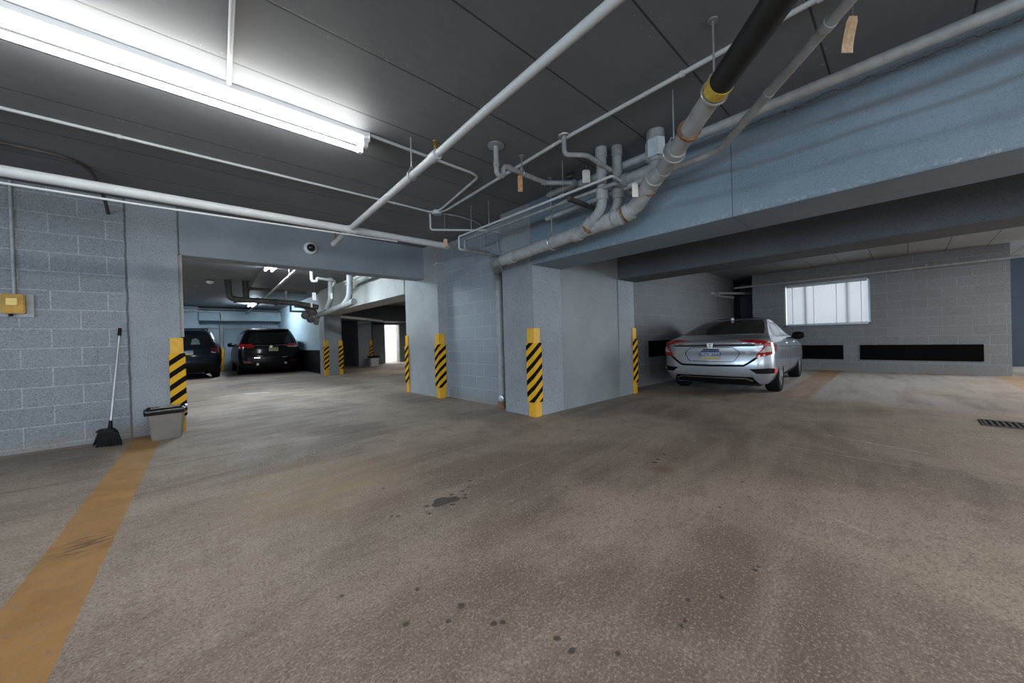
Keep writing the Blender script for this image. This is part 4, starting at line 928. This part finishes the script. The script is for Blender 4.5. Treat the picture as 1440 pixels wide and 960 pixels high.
# --- black minivan
def minivan():
    c = thing('car', 'black minivan seen from behind through the gateway', 'car', (2.49, 18.13, 0), R(88.2)); c.scale = (.98, .95, .985)
    cr = Car([(.22, -2.42, 2.40, .86, .2, .35, .08), (.30, -2.50, 2.50, .93, .25, .4, .10), (.45, -2.54, 2.55, .985, .28, .45, .10), (.62, -2.54, 2.55, 1.0, .28, .45, .10), (.80, -2.51, 2.45, 1.0, .26, .45, .10), (.95, -2.49, 2.10, .985, .25, .45, .10),
              (1.05, -2.47, 1.75, .965, .24, .4, .10), (1.15, -2.43, 1.50, .93, .22, .35, .10), (1.35, -2.34, 1.10, .86, .2, .3, .10), (1.52, -2.24, .72, .79, .2, .3, .10), (1.63, -2.15, .45, .74, .2, .3, .10), (1.69, -2.05, .25, .66, .2, .25, .10), (1.725, -1.6, .0, .52, .2, .2, .08), (1.735, -1.2, -.1, .3, .2, .2, .05)])
    b = cr.body().build('body', M['dark_car'], c)
    r = .355; WX = (-1.52, 1.55); cut_arches(b, [(x, r) for x in WX], .395, .28, 1.0)
    for x in WX:
        for sg in (-1, 1): wheel(c, x, sg*.87, r, .235, sg)
    patch(cr.rear, [(-.72, 1.14), (.72, 1.14), (.66, 1.38), (.60, 1.56), (-.60, 1.56), (-.66, 1.38)], 'rear_window', M['car_glass'], c, .003)
    strip(cr.rear, [(-.66, 1.625), (.66, 1.625)], .05, 'roof_spoiler', M['dark_car'], c, .05, .05)
    strip(cr.rear, [(-.50, 1.075), (0, 1.055), (.50, 1.075)], .022, 'chrome_strip', M['chrome'], c, .012)
    plate(c, -2.49, .93, 'KLB-2187', mid='plate_gold', top='plate_blue', low='plate_white', y0=-.08)
    strip(cr.rear, [(-.30, .80), (.30, .80)], .010, 'hatch_seam', M['trim'], c, .004)
    MB().lathe([(.02, 0), (.05, .004), (.05, .012)], (-2.50, 0, 1.02), (-1, 0, 0), 18).build('emblem', M['chrome'], c)
    for sg in (-1, 1):
        g = lambda u, z, sg=sg: cr.rear(-sg*u, z)
        f = cr.side(sg)
        t = patch(g, [(.50, 1.05), (.56, 1.00), (.80, .985), (1.02, 1.0), (1.10, 1.10), (1.0, 1.14), (.80, 1.12), (.60, 1.12)], 'tail_light', M['tail_red'], c, .014, .02)
        strip(g, [(.55, 1.02), (.78, 1.005), (.98, 1.02)], .02, 'light_strip', M['clear'], t, .018)
        patch(g, [(.62, .44), (.86, .46), (.86, .53), (.62, .51)], 'reflector', M['tail_dim'], c, .012)
        strip(g, [(.36, .62), (.54, .63)], .025, 'bumper_chrome', M['chrome'], c, .012)
        MB().tube([(-2.40, sg*.45, .40), (-2.60, sg*.45, .395)], .045, 14).build('exhaust_tip', M['chrome'], c)
        patch(f, [(-2.05, 1.16), (-1.10, 1.15), (-1.08, 1.54), (-1.95, 1.54)], 'side_window', M['car_glass'], c, .003)
        patch(f, [(-1.02, 1.14), (.0, 1.12), (.0, 1.54), (-1.0, 1.55)], 'side_window', M['side_glass'], c, .003)
        patch(f, [(.08, 1.12), (1.15, 1.10), (.62, 1.44), (.08, 1.54)], 'side_window', M['side_glass'], c, .003)
        strip(f, [(-2.1, 1.13), (1.2, 1.08)], .02, 'belt_moulding', M['chrome'], c, .004)
        for xx in (-1.05, .05): strip(f, [(xx, .40), (xx, 1.12)], .009, 'door_seam', M['trim'], c, .002)
        mirror(c, 1.05, sg*.95, 1.13, sg, M['dark_car'])
    patch(cr.rear, [(-.75, .25), (.75, .25), (.70, .40), (-.70, .40)], 'lower_bumper', M['trim'], c, .006)
    MB().prism([(0, 0), (.16, 0), (.02, .055)], (-1.75, -.015, 1.705), (1, 0, .05), (0, 0, 1), (0, .03, 0)).build('roof_fin', M['dark_car'], c, .006)
    MB().box(-2.2, 2.2, -.75, .75, .18, .24).build('underbody', M['trim'], c)
minivan()

# --- dark blue SUV, half hidden by the left gateway column
def suv():
    c = thing('car', 'dark blue SUV with roof rails half hidden behind the left gateway column', 'car', (.05, 17.75, 0), R(92)); c.scale = (.98, .96, .985)
    cr = Car([(.28, -2.12, 2.10, .82, .2, .35, .08), (.38, -2.22, 2.22, .88, .25, .4, .10), (.55, -2.28, 2.28, .915, .26, .45, .10), (.75, -2.27, 2.25, .92, .24, .45, .10), (.92, -2.24, 2.0, .915, .22, .4, .10), (1.02, -2.22, 1.5, .90, .2, .4, .09),
              (1.12, -2.19, 1.15, .86, .2, .35, .09), (1.30, -2.08, .85, .80, .2, .3, .09), (1.48, -1.95, .50, .735, .2, .3, .09), (1.58, -1.86, .30, .69, .2, .3, .09), (1.65, -1.72, .1, .60, .2, .25, .08), (1.68, -1.2, -.1, .45, .2, .2, .06)])
    b = cr.body().build('body', M['navy_car'], c)
    r = .36; WX = (-1.33, 1.34); cut_arches(b, [(x, r) for x in WX], .40, .28, .92)
    for x in WX:
        for sg in (-1, 1): wheel(c, x, sg*.80, r, .23, sg)
    patch(cr.rear, [(-.70, 1.10), (.70, 1.10), (.66, 1.30), (.58, 1.50), (-.58, 1.50), (-.66, 1.30)], 'rear_window', M['car_glass'], c, .003)
    for s0 in (-.34, .10):
        patch(cr.rear, [(s0, 1.16), (s0+.24, 1.16), (s0+.22, 1.32), (s0+.14, 1.37), (s0+.05, 1.34)], 'painted_glimpse', plain('painted_daylight', (.12, .17, .18), .2), c, .005, .004)  # paler patches painted on the glass for daylight seen through the cabin
    plate(c, -2.275, .90, 'JXD-4410', mid='plate_white')
    strip(cr.rear, [(-.60, .68), (.60, .68)], .012, 'hatch_seam', M['trim'], c, .004)
    patch(cr.rear, [(-.78, .30), (.78, .30), (.74, .50), (-.74, .50)], 'lower_bumper', M['trim'], c, .008)
    for sg in (-1, 1):
        g = lambda u, z, sg=sg: cr.rear(-sg*u, z); f = cr.side(sg)
        t = patch(g, [(.60, .95), (.80, .86), (1.0, .84), (1.16, .92), (1.18, 1.06), (.95, 1.08), (.64, 1.05)], 'tail_light', M['tail_dim'], c, .014, .02)
        strip(g, [(.62, .90), (.74, .87)], .03, 'light_strip', M['clear'], t, .018)
        patch(g, [(.86, .60), (.98, .60), (.98, .66), (.86, .66)], 'reflector', M['tail_dim'], c, .012)
        patch(f, [(-1.85, 1.12), (-1.0, 1.12), (-1.0, 1.46), (-1.65, 1.46)], 'side_window', M['car_glass'], c, .003)
        patch(f, [(-.92, 1.12), (.0, 1.12), (.0, 1.48), (-.92, 1.48)], 'side_window', M['car_glass'], c, .003)
        patch(f, [(.08, 1.12), (.85, 1.10), (.48, 1.40), (.08, 1.48)], 'side_window', M['car_glass'], c, .003)
        for xx in (-.96, .04): strip(f, [(xx, .45), (xx, 1.10)], .009, 'door_seam', M['trim'], c, .002)
        MB().tube(fil([(-1.60, sg*.60, 1.62), (-1.50, sg*.60, 1.715), (-.1, sg*.56, 1.735), (.05, sg*.54, 1.66)], .06), .02, 10).build('roof_rail', M['trim'], c)
        mirror(c, .85, sg*.88, 1.12, sg, M['navy_car'])
    for xx in (-1.15, -.45): MB().box(xx-.03, xx+.03, -.58, .58, 1.715, 1.74).build('roof_crossbar', M['trim'], c, .006)
    MB().box(-1.9, 1.9, -.70, .70, .22, .30).build('underbody', M['trim'], c)
suv()

# ------------------------------------------------------------------ pipework in the room behind the gateway
def far_pipe(name, label, runs, cat='pipe', loc=None):
    o = wthing(name, label, cat, loc or runs[0][0][0])
    for pts, r, mm, *nm in runs: MB().tube(fil(pts, .12), r, 12).build(nm[0] if nm else 'pipe', M[mm], o)
    return o
o = far_pipe('drain_pipe', 'dark overhead drain run beyond the gateway with two uprights at its left end', [
    ([(0.927, 11.923, 2.779), (0.946, 11.923, 2.345), (1.06, 11.923, 2.278), (2.46, 11.828, 2.231), (2.952, 11.544, 2.108)], .075, 'pipe_dark'),
    ([(1.306, 11.923, 2.779), (1.306, 11.923, 2.288)], .075, 'pipe_dark', 'riser'),
    ([(1.306, 11.923, 2.591), (2.744, 11.875, 2.553)], .04, 'pipe_dark', 'upper_run'),
    ([(2.224, 11.875, 2.572), (2.233, 11.875, 2.288)], .045, 'pipe_dim', 'cross_riser')])
for xx in (.965, 1.466, 1.89, 2.365): ring((xx+.1, 11.90, 2.272-(xx-.95)*.03), (1, 0, 0), .078, .03, 1.2).build('coupling', M['pipe_dark'], o)
far_pipe('sprinkler_pipe', 'white sprinkler branch running down the ceiling beyond the gateway', [([(1.609, 6.813, 2.468), (1.637, 7.854, 2.439), (2.053, 18.925, 2.42)], .026, 'pipe_white'), ([(1.665, 8.516, 2.458), (1.665, 8.516, 2.779)], .008, 'steel', 'hanger_rod'), ([(1.637, 7.806, 2.458), (1.637, 7.806, 2.779)], .008, 'steel', 'hanger_rod')])
far_pipe('water_line', 'pale pipe along the top of the far blue header with a drop in the middle', [([(-2, 20.15, 2.60), (1.25, 20.15, 2.58), (1.33, 20.15, 2.50), (1.33, 20.15, 2.24)], .03, 'pipe_white'), ([(1.33, 20.15, 2.56), (3.5, 20.15, 2.56)], .02, 'pipe_white'), ([(-2, 20.2, 2.72), (3.5, 20.2, 2.70)], .015, 'pipe_dim')])
far_pipe('conduit', 'dark conduit beside the nearer far tube light running to the back wall', [([(1.419, 7.759, 2.761), (1.4, 10.125, 2.766), (1.514, 12.206, 2.766), (1.798, 16.275, 2.766)], .02, 'pipe_dim')], 'conduit')
far_pipe('drain_trap', 'small pale drain trap under the ceiling just below the header beam', [([(2.214, 9.084, 2.779), (2.214, 9.084, 2.468), (2.318, 9.084, 2.468), (2.318, 9.084, 2.543), (2.744, 9.178, 2.534), (2.858, 9.746, 2.496)], .032, 'pipe_white')])
far_pipe('drain_riser', 'left of two grey risers above the back column', [([(2.952, 10.267, 2.779), (2.952, 10.295, 2.231), (2.971, 10.692, 2.023)], .065, 'pipe_grey')])
far_pipe('drain_riser', 'right of two grey risers, close to the pale concrete beam', [([(2.971, 8.847, 2.779), (2.971, 8.914, 2.137), (2.99, 9.368, 1.995)], .07, 'pipe_grey')])
far_pipe('drain_pipe', 'grey drain sloping along the pale concrete beam to the back column', [([(3, 8.705, 2.004), (3.028, 11.923, 1.891), (3.028, 12.112, 1.663)], .075, 'pipe_dim')])
far_pipe('water_line', 'thin white pipes lying along the upper edge of the pale concrete beam', [([(3.123, 6.813, 2.534), (3.123, 9.652, 2.534)], .02, 'pipe_white'), ([(3.047, 7.191, 2.572), (3.047, 9.462, 2.572)], .02, 'pipe_white')])
o = wthing('valve_manifold', 'tangle of dark valves and hoses beside the back column', 'valve', (2.933, 11.828, 1.947))
for dx, dz in ((-.18, .12), (-.05, -.02), (-.26, -.12), (-.12, -.22)):
    MB().lathe([(.02, -.05), (.10, -.03), (.11, 0), (.10, .03), (.02, .05)], (2.93+dx, 11.78, 1.995+dz), (.4, 1, .2), 16).build('valve_body', M['pipe_dark'], o)
MB().tube(fil([(2.413, 11.828, 2.155), (2.697, 11.828, 2.137), (2.839, 11.828, 1.947), (2.791, 11.828, 1.682)], .15), .05, 10).build('hose', M['pipe_dark'], o)
MB().tube([(2.318, 11.828, 2.288), (2.318, 11.828, 1.995), (2.839, 11.828, 1.995)], .035, 10).build('hose', M['pipe_dark'], o)
for q, lb in (((2.583, 10.409, 2.383), 'left white tag hanging from the far pipework'), ((2.839, 9.841, 2.326), 'right white tag hanging from the far pipework'), ((2.744, 11.355, 2.231), 'lower white tag hanging near the far dark valves')):
    ptag(q, (1, 0, 0), .09 if 'left' in lb else .05, .20 if 'left' in lb else .15, 'tag_white', lb, lines=0, ztie=2.779-q[2])
far_pipe('vent_pipe', 'pale pipe crossing the dark store behind the back column', [([(3.98, 12.95, 1.95), (6.95, 16.57, 2.07)], .05, 'pipe_white')])
# pipe along the window wall
wp = wthing('wall_pipe', 'thin grey pipe running the length of the window wall above the blind', 'pipe', (11.95, .7, 2.34))
MB().tube([(11.95, -6, 2.345), (11.95, 3.4, 2.32)], .028, 12).build('pipe', M['pipe_grey'], wp)
for yy in (2.3, -.30):
    MB().box(11.93, 12.099, yy-.015, yy+.015, 2.36, 2.375).build('wall_bracket', M['steel'], wp)
    h = MB().lathe([(.012, .02), (.012, .07), (.02, .075), (.02, .08)], (11.95, yy-.1, 2.34), seg=12).build('sprinkler_head', M['brass'], wp)
pp = wthing('vent_pipe', 'two pale pipe ends sticking out above the dark passage', 'pipe', (11.6, 3.35, 2.2))
MB().tube([(10.7, 3.62, 2.12), (12.9, 3.15, 2.20)], .035, 12).build('pipe', M['pipe_grey'], pp)
MB().box(10.86, 10.92, 3.44, 3.60, 2.02, 2.16).build('wall_bracket', M['pipe_dim'], pp)
MB().tube([(10.9, 3.615, 2.06), (12.0, 3.45, 2.06)], .045, 12).build('pipe', M['pipe_dim'], pp)
